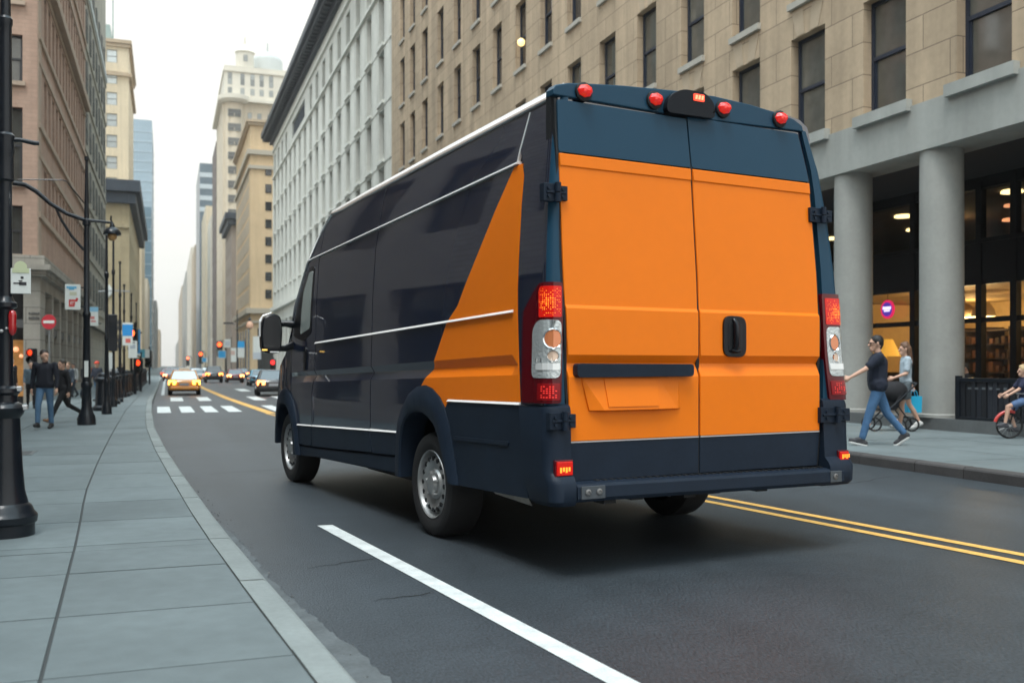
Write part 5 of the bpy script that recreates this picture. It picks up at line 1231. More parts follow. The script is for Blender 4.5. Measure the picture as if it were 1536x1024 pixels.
def signal(label, x, y, zl_, es=3.0, r=.15, post=True, lit=(1, .055, .012), ped=False, h=None, rz=None, hang=False, armto=None):
    t = thing('traffic_light', label, 'traffic light', (x, y, .15 if post else zl_), -TH if rz is None else rz)
    z = zl_ - (.15 if post else zl_); hh = r * 2.3
    mb = MB(); mb.box(-r * 1.25, r * 1.25, -.1, .12, z - (hh * 2.4 if not ped else hh * 1.6), z + hh * .62); local(mb.build('housing', m_iron, None, bev=.03), t)
    for k in range(2 if ped else 3):
        mb = MB(); mb.lathe([(r, -.1), (r * .95, -.125), (r * .6, -.145), (.01, -.15)], (0, 0, z - k * hh), 'y', 20)
        local(mb.build('lens', M('signal red %.1f' % es, (.9, .05, .02), .3, emit=lit, es=es) if k == 0 else M('unlit lens', (.03, .035, .03), .25, coat=.5), None, smooth=50), t)
        mb = MB(); mb.lathe([(r * 1.08, -.1), (r * 1.08, -.26)], (0, 0, z - k * hh), 'y', 16, cap=False); local(mb.build('visor', m_iron), t)
    if post:
        mb = MB()
        if armto: mb.tube([(armto, .25, 0), (armto, .25, z + .3), (armto * .6, .22, z + .75), (0, .18, z + .8), (0, .15, z + hh * .5)], [.11, .09, .07, .05, .05], 8)
        else: mb.tube([(0, .2, 0), (0, .2, z + .5)], [.07, .055], 8)
        local(mb.build('post', m_iron, None, smooth=50), t)
    return t
signal('traffic light showing orange red on the left kerb beside the blue banner', -1.42, 47.0, 2.9, 3.2, .15, lit=(1, .12, .02))
signal('low red pedestrian light below the orange red traffic light on the left', -1.30, 52, 1.58, 2.2, .14, ped=True)
signal('smaller distant red traffic light on the left beyond the blue banners', -1.2, 72, 2.25, 3.0, .17)
for i, (x, y, lb) in enumerate(((-1.62, 50.5, 'narrow far banner post on the left with a blue flag'), (-1.6, 58, 'last discernible black post on the left kerb'))): 
    t = tall_post(lb, x, y, 4.8, .12)
poster('tall blue flag banner on the narrow far post', -1.35, 50.4, 1.9, 3.2, .30, [('flag blue', (.05, .28, .55), [(0, 1, .1, 1)])])
poster('small teal and white sign ahead of the distant red light', -1.2, 61, 1.9, 2.4, .5, [('teal', (.1, .4, .5), [(0, .5, 0, 1)])])
bo = None
for i, (x, y) in enumerate(((-1.75, 30.2), (-1.72, 35.2), (-1.7, 37.0), (-1.68, 44.0), (-1.66, 46.0), (-1.62, 54), (-1.62, 56), (-1.6, 61), (-1.6, 64), (-1.6, 68), (-1.6, 73), (-1.6, 79))):
    if bo is None:
        bo = thing('bollard', 'stout black iron bollard in the row along the left kerb', 'bollard', (x, y, .15), 0, 'bollards along the left kerb')
        mb = MB(); mb.lathe([(.26, 0), (.26, .1), (.19, .16), (.17, .8), (.21, .84), (.21, .92), (.16, .97)], n=18); local(mb.build('body', m_iron, None, smooth=35), bo)
        mb = MB(); mb.lathe([(.15, .97), (.13, 1.05), (.06, 1.1), (.01, 1.11)], n=18); local(mb.build('cap', m_iron, None, smooth=40), bo)
    else: dup(bo, (x, y, .15))
# no entry disc, pier light
t = thing('no_entry_sign', 'round red no entry sign with a white bar on a thin grey pole', 'sign', (-4.08, 39.25, .15), -TH)
mb = MB(); mb.tube([(0, .04, 0), (0, .04, 3.15)], .03, 8); local(mb.build('post', M('galvanised pole', (.25, .26, .26), .5, metal=.4)), t)
mb = MB(); mb.lathe([(.27, .01), (.27, -.01)], (0, 0, 2.9), 'y', 28); local(mb.build('disc', M('sign red', (.50, .025, .04), .45)), t)
mb = MB(); mb.box(-.20, .20, -.018, -.01, 2.85, 2.95); local(mb.build('bar', m_sign), t)
signal('small red pedestrian light fixed to the grey corner pier of the brick building', -4.66, 39.5, 1.92, 1.6, .11, post=False, ped=True)

# right side, far: street lamp, signals, banners, signs
t = thing('street_lamp', 'tall grey street lamp with a flat head far off on the right pavement', 'lamp post', (10.0, 151, .15))
mb = MB(); mb.tube([(0, 0, 0), (0, 0, 9.6)], [.16, .08], 8); local(mb.build('post', m_framedk), t)
mb = MB(); mb.tube([(0, 0, 7.4), (-1.0, 0, 7.6)], .06, 6); mb.box(-2.0, -.6, -.25, .25, 7.5, 7.75); local(mb.build('lamp_head', m_framedk), t)
signal('big hazy orange red traffic light high over the right lanes', 9.4, 190, 5.4, 4.5, .42, armto=1.0, lit=(1, .075, .015))
signal('middle hazy orange traffic light over the right lanes beyond the big one', 9.2, 290, 4.7, 4.5, .5, armto=1.2, lit=(1, .13, .04))
signal('faint far pinkish traffic light near the vanishing street on the right', 8.6, 440, 4.6, 3.5, .6, armto=1.5, lit=(1, .18, .08))
signal('red light on a post just above the dark car on the right', 9.9, 98, 1.75, 2.0, .22, ped=True, lit=(1, .03, .03))
for lab, x, y, z0, z1, wd, cols in (('round blue sign board right of the big hazy traffic light', 9.6, 186, 2.8, 4.2, 1.4, [('signal blue', (.02, .36, .75), [(.05, .95, .05, .95)])]),
                                    ('small blue sign board left of the round blue one', 9.4, 265, 2.3, 3.5, 1.5, [('signal blue', (.02, .36, .75), [(.05, .7, .05, .95)])]),
                                    ('blue topped white banner in front of the yellow building', 10.2, 146, 2.6, 5.0, .95, [('signal blue', (.02, .36, .75), [(0, 1, .6, 1)])]),
                                    ('tall plain white banner nearest the van mirror', 10.4, 122, 2.2, 5.0, .95, [('pale grey', (.5, .55, .6), [(0, 1, 0, .3)])]),
                                    ('pinkish white banner left of the blue topped banner', 10.0, 158, 2.0, 4.2, 1.0, [('pinkish', (.6, .42, .36), [(0, .6, .5, .8)])]),
                                    ('pale square sign above the round blue sign', 10.0, 176, 4.6, 6.0, 1.1, [('pale grey', (.5, .55, .6), [(.1, .9, .2, .8)])])):
    t = poster(lab, x, y, z0, z1, wd, cols)
    mb = MB(); mb.tube([(wd / 2 + .1, 0, -z0 + .15), (wd / 2 + .1, 0, z1 - z0 + .4)], .07, 6); local(mb.build('post', m_framedk), t)
t = thing('hanging_lantern', 'orange pink hanging shop lantern on the yellow corner building', 'lantern', (13.2, 168.6, 7.6)); t.scale = (.62, .62, .62)
mb = MB(); mb.lathe([(.3, 0), (.9, .3), (1.0, 1.0), (.7, 1.7), (.2, 2.2)], n=14); local(mb.build('lamp_shade', M('pinkish lantern', (.62, .36, .24), .5), None, smooth=50), t)
mb = MB(); mb.lathe([(.4, 2.2), (.5, 2.5), (.1, 3.2)], n=10); mb.tube([(0, 0, 3.1), (.4, 1.5, 3.3)], .06, 6); local(mb.build('bracket', m_iron), t)

# ------------------------------------------------------------------ right pavement: shop sign, barrier
t = thing('shop_sign', 'round glowing red and purple sign hanging in the shop window', 'sign', (17.85, 20.62, 2.92), R(-90))
mb = MB(); mb.lathe([(.245, 0), (.245, -.04)], (0, 0, 0), 'y', 32); local(mb.build('rim', M('glowing red rim', (.8, .02, .1), .4, emit=(.85, .02, .12), es=.55)), t)
mb = MB(); mb.lathe([(.185, -.04), (.185, -.05)], (0, 0, 0), 'y', 32); local(mb.build('disc', M('glowing purple disc', (.12, .04, .4), .4, emit=(.10, .03, .42), es=.45)), t)
mb = MB()
for r_, z, n, h in ((0, -.005, 6, .085), (1, -.06, 5, .045)):
    for k in range(n):
        wd = .042 if r_ == 0 else .034; x = (k - (n - 1) / 2) * (wd + .010); hh = h * random.uniform(.85, 1)
        mb.box(x - wd / 2, x + wd / 2, -.056, -.05, z, z + hh)
local(mb.build('lettering', M('glowing white letters', (.9, .85, 1), .4, emit=(.85, .75, 1), es=.9)), t)
mb = MB(); mb.tube([(0, -.02, .24), (0, -.02, .5)], .006, 5); local(mb.build('cord', m_blk), t)
t = thing('barrier', 'low black slatted cafe barrier standing on the plinth between the columns', 'barrier', (14.70, 12.4, .39))
mb = MB(); mb.box(-.04, .04, -2.3, 2.62, .74, .82); mb.box(-.04, .04, -2.3, 2.62, .0, .06); mb.box(-.045, .045, 2.55, 2.66, 0, .86); mb.box(-.045, .045, .1, .2, 0, .86); local(mb.build('frame', m_iron, None, bev=.006), t)
mb = MB()
for k in range(38): mb.box(-.02 + .012 * (k % 2), .02 + .012 * (k % 2), -2.25 + .13 * k, -2.14 + .13 * k, .06, .74)
local(mb.build('slats', M('black slats', (.014, .016, .022), .5, island=.5)), t)
mb = MB()
for k in range(26): mb.box(-.046, -.04, -2.0 + .17 * k, -1.92 + .17 * k, .60, .60 + random.uniform(.03, .05))
local(mb.build('pale_marks', M('dull pale marks', (.10, .11, .12), .6)), t)

# ------------------------------------------------------------------ cars
m_tyre2 = M('car tyre', (.012, .012, .013), .8); m_rim2 = M('car rim', (.35, .35, .36), .35, metal=.7)
m_cglass = M('car glass', (.03, .04, .045), .05, spec=1, ior=1.7)
m_skyglass = M('car glass with sky', (.58, .62, .63), .08, metal=.5, spec=1)  # sky reflected in a rear window, put into the glass colour
def car(name, label, cat, x, y, rz, sc, col, brake=True, bright=False, taxi=False, suv=False, es=4.0, blink=(1, .12, .03)):
    t = thing(name, label, cat, (x, y, 0), rz); t.scale = (sc,) * 3
    cm = M('car paint ' + name + '%.2f%.2f%.2f' % col, col, .3, coat=1, spec=.6)
    zb, zr = (.27, 1.45) if not suv else (.34, 1.75); bz = .92 if not suv else 1.08
    mb = MB(); secs = []
    for yy, hw, z0, z1 in ((-2.25, .66, zb + .16, bz - .16), (-2.2, .80, zb + .06, bz - .06), (-2.05, .88, zb, bz), (-1.6, .90, zb - .04, bz + .02), (0, .91, zb - .05, bz), (1.1, .90, zb - .04, bz - .04), (1.8, .87, zb, bz - .16), (2.12, .80, zb + .05, bz - .26), (2.25, .64, zb + .14, bz - .36)):
        h = z1 - z0; secs.append([(-hw * .86, yy, z0), (-hw, yy, z0 + h * .22), (-hw, yy, z0 + h * .62), (-hw * .955, yy, z0 + h * .88), (-hw * .86, yy, z1), (hw * .86, yy, z1), (hw * .955, yy, z0 + h * .88), (hw, yy, z0 + h * .62), (hw, yy, z0 + h * .22), (hw * .86, yy, z0)])
    mb.loft(secs); bd = mb.build('body', cm, None, smooth=45); local(bd, t)
    yb0, yb1, yt0, yt1 = (-1.85, 1.05, -1.15, .25) if not suv else (-2.0, 1.1, -1.75, .35)
    z0 = bz - .04
    mb = MB()
    mb.add([(-.80, yb0, z0), (.80, yb0, z0), (.80, yb1, z0), (-.80, yb1, z0), (-.60, yt0, zr - .04), (.60, yt0, zr - .04), (.60, yt1, zr - .04), (-.60, yt1, zr - .04)], [(0, 1, 5, 4), (1, 2, 6, 5), (2, 3, 7, 6), (3, 0, 4, 7)])
    mb.m = [1 if bright else 0, 0, 0, 0] + mb.m[4:]
    local(mb.build('windows', [m_cglass, m_skyglass]), t)
    mb = MB(); mb.loft([[(-.61, yt0 - .03, zr - .05), (.61, yt0 - .03, zr - .05), (.61, yt1 + .03, zr - .05), (-.61, yt1 + .03, zr - .05)], [(-.60, yt0, zr - .015), (.60, yt0, zr - .015), (.60, yt1, zr - .015), (-.60, yt1, zr - .015)], [(-.48, yt0 + .15, zr), (.48, yt0 + .15, zr), (.48, yt1 - .15, zr), (-.48, yt1 - .15, zr)]]); rf = mb.build('roof', cm, None, smooth=50); local(rf, t)
    for sx in (-1, 1):
        mb = MB()
        for p, q in (((sx * .79, yb0, z0), (sx * .605, yt0, zr - .04)), ((sx * .79, yb1, z0), (sx * .605, yt1, zr - .04)), ((sx * .805, (yb0 + yb1) / 2 - .2, z0), (sx * .61, (yt0 + yt1) / 2, zr - .04))): mb.tube([p, q], .045, 6)
        local(mb.build('pillars', cm), t)
        lm = M('tail lamp lit %.1f %.2f' % (es, blink[1]), (.8, .1, .03), .2, emit=blink, es=es) if brake else m_dred
        mb = MB(); mb.add([(sx * .89, -2.16, bz - .32), (sx * .87, -2.18, bz - .04), (sx * .45, -2.29, bz - .07), (sx * .47, -2.31, bz - .29), (sx * .80, -2.0, bz - .30), (sx * .80, -2.0, bz - .06), (sx * .45, -2.1, bz - .09), (sx * .47, -2.1, bz - .27)], [(0, 1, 2, 3), (0, 4, 5, 1), (1, 5, 6, 2), (2, 6, 7, 3), (3, 7, 4, 0)])
        local(mb.build('tail_light', lm, None, bev=.015), t)
        mb = MB(); mb.box(min(sx * .92, sx * 1.06), max(sx * .92, sx * 1.06), .68, .80, bz - .02, bz + .12); local(mb.build('side_mirror', cm, None, bev=.03), t)
        for yy in (-1.38, 1.38):
            mb = MB(); r = .34 if not suv else .38
            mb.lathe([(r * .6, -.09), (r * .95, -.11), (r, -.07), (r, .07), (r * .95, .11), (r * .6, .09)], (0, 0, 0), 'x', 20); w_ = mb.build('wheel', m_tyre2, None, smooth=40); local(w_, t); w_.location = (sx * .80, yy, r)
            mb = MB(); mb.lathe([(r * .62, sx * .10), (r * .5, sx * .08), (.01, sx * .11)], (0, 0, 0), 'x', 16); local(mb.build('rim', m_rim2, None, smooth=40), w_)
    mb = MB(); mb.box(-.80, .80, -2.30, -2.1, zb + .06, zb + .24); local(mb.build('bumper', m_blk if not taxi else cm, None, bev=.04), t)
    mb = MB(); mb.box(-.26, .26, -2.275, -2.2, bz - .36, bz - .22); local(mb.build('number_plate', M('plate', (.35, .36, .38), .5), None, bev=.008), t)
    if taxi:
        mb = MB(); mb.box(-.30, .30, -.55, -.38, zr - .01, zr + .14); local(mb.build('roof_sign', M('taxi roof sign', (.75, .72, .62), .5), None, bev=.03), t)
        mb = MB(); mb.box(-.70, .70, -2.12, -1.7, zb - .04, zb + .08); local(mb.build('undertray', m_blk), t)
    return t
car('taxi', 'yellow orange taxi with lit amber tail lights just past the crosswalk', 'taxi', .84, 51.6, R(-1), .84, (.72, .27, .015), bright=True, taxi=True, es=7, blink=(1, .42, .05))
car('dark_hatchback', 'dark brown car with one glowing tail light beside the van mirror', 'car', 4.85, 48.6, R(-3), .86, (.035, .024, .022), es=6, blink=(1, .3, .08))
car('blue_car', 'pale blue car parked on the right beyond the dark brown car', 'car', 6.2, 71.5, 0, .80, (.12, .36, .50), brake=False)
car('red_car', 'red car with glowing lights in the middle of the right lanes', 'car', 5.45, 86, 0, .78, (.22, .015, .015), es=7, blink=(1, .35, .1))
car('dark_suv', 'dark tall car with a pale rear window left of the red car', 'car', 3.75, 86.5, 0, .80, (.02, .02, .024), suv=True, bright=False, es=6, blink=(1, .28, .05))
car('white_car', 'white car with a lit lamp left of the dark tall car', 'car', 2.75, 93, 0, .76, (.5, .5, .49), es=5.0)
car('small_red_car', 'small dark red car seen just left of the taxi roof', 'car', .35, 95, 0, .76, (.2, .025, .025), es=8.0, blink=(1, .3, .12))
car('parked_car', 'maroon car waiting at the left kerb far ahead of the taxi', 'car', -.9 + .9, 118, 0, .74, (.16, .02, .025), es=1.8)
for i, (x, y, c, l) in enumerate(((3.2, 120, (.05, .05, .06), 'black far car in the crowd behind the white car'), (5.0, 122, (.3, .3, .3), 'silver far car in the crowd behind the red car'), (1.2, 150, (.5, .5, .5), 'pale far car near the vanishing point, brake lights on'),
                                  (3.4, 160, (.1, .02, .02), 'dark red far car near the vanishing point'), (5.6, 155, (.03, .04, .05), 'charcoal far car at the right of the distant queue'), (.6, 205, (.4, .38, .34), 'beige far car, farthest in the left lane'), (3.0, 220, (.04, .04, .04), 'black far car, farthest in the right lanes'), (7.6, 108, (.04, .05, .07), 'slate car parked along the right kerb'))):
    car('far_car', l, 'car', x, y, 0, .78, c, es=8.0, blink=(1, .22, .06), bright=i % 4 == 0)

# ------------------------------------------------------------------ people
m_skin = M('skin', (.62, .37, .265), .55, var=.06, vs=12)
REM = []
def remesh(mb, name, mat, vox, parent, sm=4):
    o = mb.build(name, mat); local(o, parent)
    r = o.modifiers.new('Remesh', 'REMESH'); r.mode = 'VOXEL'; r.voxel_size = vox; r.use_smooth_shade = True
    s_ = o.modifiers.new('Smooth', 'SMOOTH'); s_.factor = .5; s_.iterations = sm
    REM.append(o); return o
def V(*a): return Vector(a)
def person(label, x, y, z, rz, h=1.75, legs=((25, 8), (-22, 30)), arms=((-20, 20), (25, 20)), hair=(.03, .02, .015), long_hair=False, top=(.02, .02, .04), sleeve='long', bottom=(.05, .10, .20), shorts=False, shoe=(.02, .02, .02), sole=None,
           yaw=0, vox=.012, build=1.0, seated=False, hat=None, glasses=False, abd=8, fem=False, group=None, vis=True, spread=0):
    t = thing('person', label, 'person', (x, y, z), rz, group); k = h / 1.75; t.scale = (k, k, k)
    J = {}
    for sx, (a, kn) in ((-1, legs[0]), (1, legs[1])):
        hp = V(sx * .09, 0, .93); a_, b_ = R(a), R(a - kn)
        kp = hp + .44 * V(sx * .02 + sx * spread, math.sin(a_), -math.cos(a_)); an = kp + .42 * V(-sx * .01, math.sin(b_), -math.cos(b_))
        pitch = R(max(-15, min(70, -(a - kn) if (a - kn) < 0 else -(a - kn) * .6)))       # heel lifts on the trailing leg
        if seated: pitch = 0
        toe = an + .17 * V(sx * .03, math.cos(pitch), -math.sin(pitch)) + V(0, 0, -.045); heel = an + V(0, -.05 * math.cos(pitch), -.055 + .05 * math.sin(pitch))
        J[sx] = [hp, kp, an, toe, heel]
    low = min(min(j[3].z, j[4].z) for j in J.values()) - .035
    for sx, (b, e) in ((-1, arms[0]), (1, arms[1])):
        sh_ = V(sx * (.185 if not fem else .16) * build, 0, 1.43); b_, e_ = R(b), R(b + e); ab = math.sin(R(abd))
        el = sh_ + .29 * V(sx * ab, math.sin(b_), -math.cos(b_)); wr_ = el + .255 * V(sx * ab * .3, math.sin(e_), -math.cos(e_))
        dr = (wr_ - el).normalized(); J['a%d' % sx] = [sh_, el, wr_, dr]
    off = V(0, 0, -low)
    for q in J.values():
        for i in range(len(q)): 
            if not (len(q) == 4 and i == 3): q[i] = q[i] + off
    nk = V(0, .0, 1.47) + off; hc = V(0, .025, 1.635) + off
    cy, sy = math.cos(R(yaw)), math.sin(R(yaw))
    def H(px_, py_, pz_): return hc + V(px_ * cy - py_ * sy, px_ * sy + py_ * cy, pz_)
    # body: one continuous skin surface
    mb = MB(); g = build
    mb.sphere(tuple(hc + V(0, 0, .02)), .098, 16, 12, sx=.86, sy=1.0, sz=1.12)
    mb.capsule(H(0, .035, -.055), H(0, .055, -.085), .062, .045); mb.capsule(H(0, .095, .012), H(0, .116, -.022), .011, .017); mb.capsule(H(-.03, .085, .03), H(.03, .085, .03), .016, .016)
    mb.capsule(H(-.02, .092, -.062), H(.02, .092, -.062), .011, .011)
    for s_ in (-1, 1): mb.capsule(H(s_ * .085, -.005, .02), H(s_ * .088, -.008, -.02), .018, .012)
    mb.capsule(nk + V(0, -.01, -.03), hc + V(0, -.01, -.04), .058, .055)
    mb.capsule(V(-.11 * g, 0, 1.37) + off, V(.11 * g, 0, 1.37) + off, .085, .085); mb.capsule(V(0, 0, 1.33) + off, V(0, 0, 1.0) + off, .12 * g, .115 * g); mb.capsule(V(-.06, 0, .96) + off, V(.06, 0, .96) + off, .10 * g, .10 * g)
    for sx in (-1, 1):
        hp, kp, an, toe, heel = J[sx]
        mb.capsule(hp, kp, .082, .052); mb.capsule(kp, kp * .6 + an * .4 + V(0, -.015, 0), .05, .053); mb.capsule(kp * .6 + an * .4 + V(0, -.015, 0), an, .05, .036); mb.capsule(heel, toe, .036, .03)
        s0, el, w_, dr = J['a%d' % sx]
        mb.capsule(s0, el, .052, .040); mb.capsule(el, w_, .040, .027)
        # hand: palm, four bent fingers and a thumb
        side = V(0, 1, 0) - dr * dr.y; side = side.normalized() if side.length > .05 else V(1, 0, 0)
        inw = V(-sx, 0, 0); inw = (inw - dr * inw.dot(dr)).normalized(); side = dr.cross(inw).normalized(); side = side if side.y > 0 else -side
        pm = w_ + dr * .085
        mb.capsule(w_ + dr * .01, pm, .024, .026)
        mb.capsule(w_ + dr * .05 + side * .02, pm + side * .026, .016, .014); mb.capsule(w_ + dr * .05 - side * .02, pm - side * .026, .016, .014)
        for fi, (o_, ln) in enumerate(((.034, .038), (.012, .044), (-.011, .041), (-.033, .031))):
            b0 = pm + side * o_; b1 = b0 + dr * ln + inw * .012; b2 = b1 + (dr * .6 + inw * .8).normalized() * ln * .9
            mb.capsule(b0, b1, .0095, .009); mb.capsule(b1, b2, .009, .0078)
        th0 = w_ + dr * .035 + side * .028; th1 = th0 + (dr * .7 + side * .6 + inw * .4).normalized() * .045; th2 = th1 + (dr * .9 + inw * .5).normalized() * .034
        mb.capsule(th0, th1, .013, .011); mb.capsule(th1, th2, .011, .009)
    body_ = remesh(mb, 'body', m_skin, max(.007, vox * .75), t, 2)
    # clothes
    mb = MB(); cl = .018
    mb.capsule(V(-.115 * g, -.005, 1.375) + off, V(.115 * g, -.005, 1.375) + off, .098, .098); mb.capsule(V(-.03, 0, 1.33) + off, V(-.045 * g, .01, 1.04) + off, .128 * g, .125 * g); mb.capsule(V(.03, 0, 1.33) + off, V(.045 * g, .01, 1.04) + off, .128 * g, .125 * g)
    mb.capsule(V(-.07 * g, 0, .985) + off, V(.07 * g, 0, .985) + off, .125 * g, .125 * g); mb.capsule(nk + V(0, -.012, -.035), nk + V(0, -.008, .0), .072, .068)
    for sx in (-1, 1):
        s0, el, w_, dr = J['a%d' % sx]
        if sleeve == 'long': mb.capsule(s0, el, .072, .058); mb.capsule(el, w_ - dr * .02, .056, .042)
        else: mb.capsule(s0, s0 + (el - s0) * .72, .072, .068)
    remesh(mb, 'sweater' if sleeve == 'long' else 'shirt', M('cloth %.3f %.3f %.3f' % top, top, .85, var=.12, vs=14, bump=.3, bs=40), vox, t, 6)
    mb = MB(); mb.capsule(V(-.06, 0, .955) + off, V(.06, 0, .955) + off, .112 * g, .112 * g)
    for sx in (-1, 1):
        hp, kp, an, toe, heel = J[sx]
        if shorts: mb.capsule(hp, hp + (kp - hp) * .62, .100, .088)
        else: mb.capsule(hp, kp, .098, .070); mb.capsule(kp, an + (kp - an) * .08, .068, .056)
    remesh(mb, 'shorts' if shorts else 'trousers', M('cloth %.3f %.3f %.3f' % bottom, bottom, .85, var=.18, vs=12, bump=.3, bs=35), vox, t, 6)
    for sx in (-1, 1):
        hp, kp, an, toe, heel = J[sx]
        mb = MB(); mb.capsule(heel, toe, .045, .040); mb.capsule(an + V(0, 0, -.005), an * .55 + toe * .45, .048, .042); s2 = remesh(mb, 'shoe', M('shoe %.3f %.3f %.3f' % shoe, shoe, .6), vox, t, 2)
        if sole:
            mb = MB(); dn = V(0, 0, -.028); mb.capsule(heel + dn, toe + dn, .040, .037); so_ = remesh(mb, 'sole', M('shoe sole', sole, .6), vox, s2, 1)
    # hair
    mb = MB()
    mb.sphere(tuple(H(0, -.018, .048)), .106, 14, 10, sx=.92, sy=.98, sz=1.0); mb.capsule(H(0, -.06, .0), H(0, -.055, -.05), .062, .045)
    if long_hair:
        for q in (-.05, 0, .05): mb.capsule(H(q, -.07, .02), H(q * 1.1, -.11, -.28), .06, .05)
        mb.capsule(H(0, .04, .11), H(0, -.03, .12), .05, .06)
    hair_ = remesh(mb, 'hair', M('hair %.3f %.3f %.3f' % hair, hair, .6, var=.25, vs=20), vox, t, 3)
    if vis and vox < .016:
        for s_ in (-1, 1):
            mb = MB(); mb.sphere(tuple(H(s_ * .032, .092, .012)), .011, 8, 6); local(mb.build('eye', M('eye', (.05, .035, .03), .2)), body_)
    if hat:
        mb = MB(); mb.sphere(tuple(H(0, -.01, .075)), .112, 14, 8, sx=.95, sy=1.05, sz=.8); mb.capsule(H(-.04, .1, .06), H(.04, .1, .06), .035, .035); remesh(mb, 'hat', M('hat %.2f' % hat[0], hat, .7), vox, t, 2)
    if glasses:
        mb = MB()
        for s_ in (-1, 1): mb.lathe([(.017, .0), (.017, .004)], tuple(H(s_ * .034, .106, .014)), 'y', 10); mb.tube([H(s_ * .06, .10, .02), H(s_ * .09, .0, .02)], .004, 5)
        local(mb.build('glasses', m_blk), t)
    return t, J
FACE_CAM = math.pi - TH
person('man in a dark navy sweater and blue jeans walking up the left pavement', -2.35, 21.93, .15, FACE_CAM + .12, 1.57, ((-6, 6), (20, 14)), ((4, 14), (-8, 16)), (.03, .02, .017), top=(.008, .010, .018), bottom=(.075, .15, .25), shoe=(.02, .018, .018), yaw=55, vox=.011, build=1.12, abd=13)
person('person all in black with brown shoes just behind the man in the navy sweater', -2.22, 24.13, .15, FACE_CAM - .7, 1.46, ((28, 4), (-26, 34)), ((-15, 20), (18, 20)), (.05, .04, .03), top=(.012, .012, .015), bottom=(.010, .010, .012), shoe=(.20, .10, .05), yaw=10, vox=.014)
person('person in a grey jacket between the sweater man and the bell lamp post', -2.92, 33.37, .15, FACE_CAM, 1.36, ((10, 4), (-10, 20)), ((5, 30), (-5, 20)), (.22, .13, .07), top=(.05, .065, .085), bottom=(.012, .012, .015), vox=.018)
person('person in a red cap and blue trousers right of the bell lamp post', -2.36, 37.95, .15, FACE_CAM - .3, 1.42, ((15, 4), (-15, 25)), ((-5, 30), (15, 20)), (.05, .04, .03), top=(.02, .025, .04), bottom=(.07, .16, .27), hat=(.62, .06, .03), vox=.018)
person('dark coated person at the left edge right behind the big lamp post', -4.30, 31.6, .15, FACE_CAM + 1.2, 1.50, ((12, 4), (-12, 20)), ((-8, 20), (12, 20)), (.04, .03, .025), top=(.015, .015, .02), bottom=(.02, .02, .025), vox=.016)
person('person in a grey blue jacket and black trousers left of sweater man', -3.88, 32.6, .15, FACE_CAM + .5, 1.40, ((12, 4), (-14, 24)), ((-8, 30), (12, 30)), (.05, .04, .03), top=(.09, .13, .16), bottom=(.015, .015, .018), vox=.018)
person('person in a pale checked jacket and white cap among the far posts', -1.98, 40.74, .15, FACE_CAM, 1.36, ((8, 4), (-8, 14)), ((5, 40), (-5, 30)), (.3, .28, .25), top=(.26, .27, .27), bottom=(.03, .03, .035), hat=(.7, .7, .68), vox=.02)
person('far dark figure on the pavement near the last bollards', -2.3, 55, .15, FACE_CAM, 1.4, ((10, 4), (-10, 20)), ((-8, 20), (12, 20)), top=(.03, .03, .04), bottom=(.03, .03, .04), vox=.025, vis=False)
person('far figure in a rust jacket beside the shop fronts on the left', -3.3, 47, .15, 0, 1.4, ((10, 4), (-10, 20)), ((-8, 20), (12, 20)), top=(.28, .10, .06), bottom=(.03, .03, .04), vox=.025, vis=False)
HL = R(70)
mR, jR = person('man in a navy polo shirt and jeans striding along the right pavement', 10.9, 12.84, .15, HL - .22, 1.77, ((19, 4), (-21, 18)), ((48, 12), (-20, 20)), (.012, .010, .010), top=(.009, .014, .030), sleeve='short', bottom=(.055, .135, .26), shoe=(.03, .03, .035), sole=(.72, .72, .70), vox=.010, build=1.2, glasses=True, yaw=8)
c = thing('paper_cup', 'small red and white paper cup held by the man in the polo shirt', 'cup')
wz = mR.matrix_basis @ (jR['a1'][2] + jR['a1'][3] * .10)
c.location = wz
mb = MB(); mb.lathe([(.034, -.05), (.043, .06)], n=16); local(mb.build('cup', M('red cup', (.55, .06, .04), .5)), c)
mb = MB(); mb.lathe([(.046, .06), (.046, .075), (.036, .08)], n=16); local(mb.build('lid', m_sign), c)
wR, jW = person('woman with long brown hair, pale blue tee and grey shorts', 14.07, 15.75, .15, HL - .1, 1.70, ((14, 8), (-12, 16)), ((8, 62), (-22, 8)), (.13, .065, .035), long_hair=True, top=(.42, .50, .56), sleeve='short', bottom=(.13, .16, .18), shorts=True, shoe=(.68, .68, .66), vox=.011, build=.88, fem=True)
c = thing('shopping_bag', 'bright blue shopping bag hanging beside the woman in the pale tee', 'bag', tuple(wR.matrix_basis @ (jW['a1'][2] + jW['a1'][3] * .11) - V(0, 0, .47)), HL + .1)
mb = MB(); mb.loft([[(-.09, -.15, 0), (.09, -.15, 0), (.09, .15, 0), (-.09, .15, 0)], [(-.075, -.17, .33), (.075, -.17, .33), (.075, .17, .33), (-.075, .17, .33)]]); local(mb.build('bag', M('cyan bag', (.02, .42, .68), .45, var=.05, vs=5), None, bev=.02), c)
mb = MB()
for s_ in (-.06, .06): mb.tube([(s_, -.08, .33), (s_ * .8, -.05, .43), (s_ * .3, 0, .47), (s_ * .8, .05, .43), (s_, .08, .33)], .008, 6)
local(mb.build('handle', M('cyan bag', (.02, .42, .68))), c)
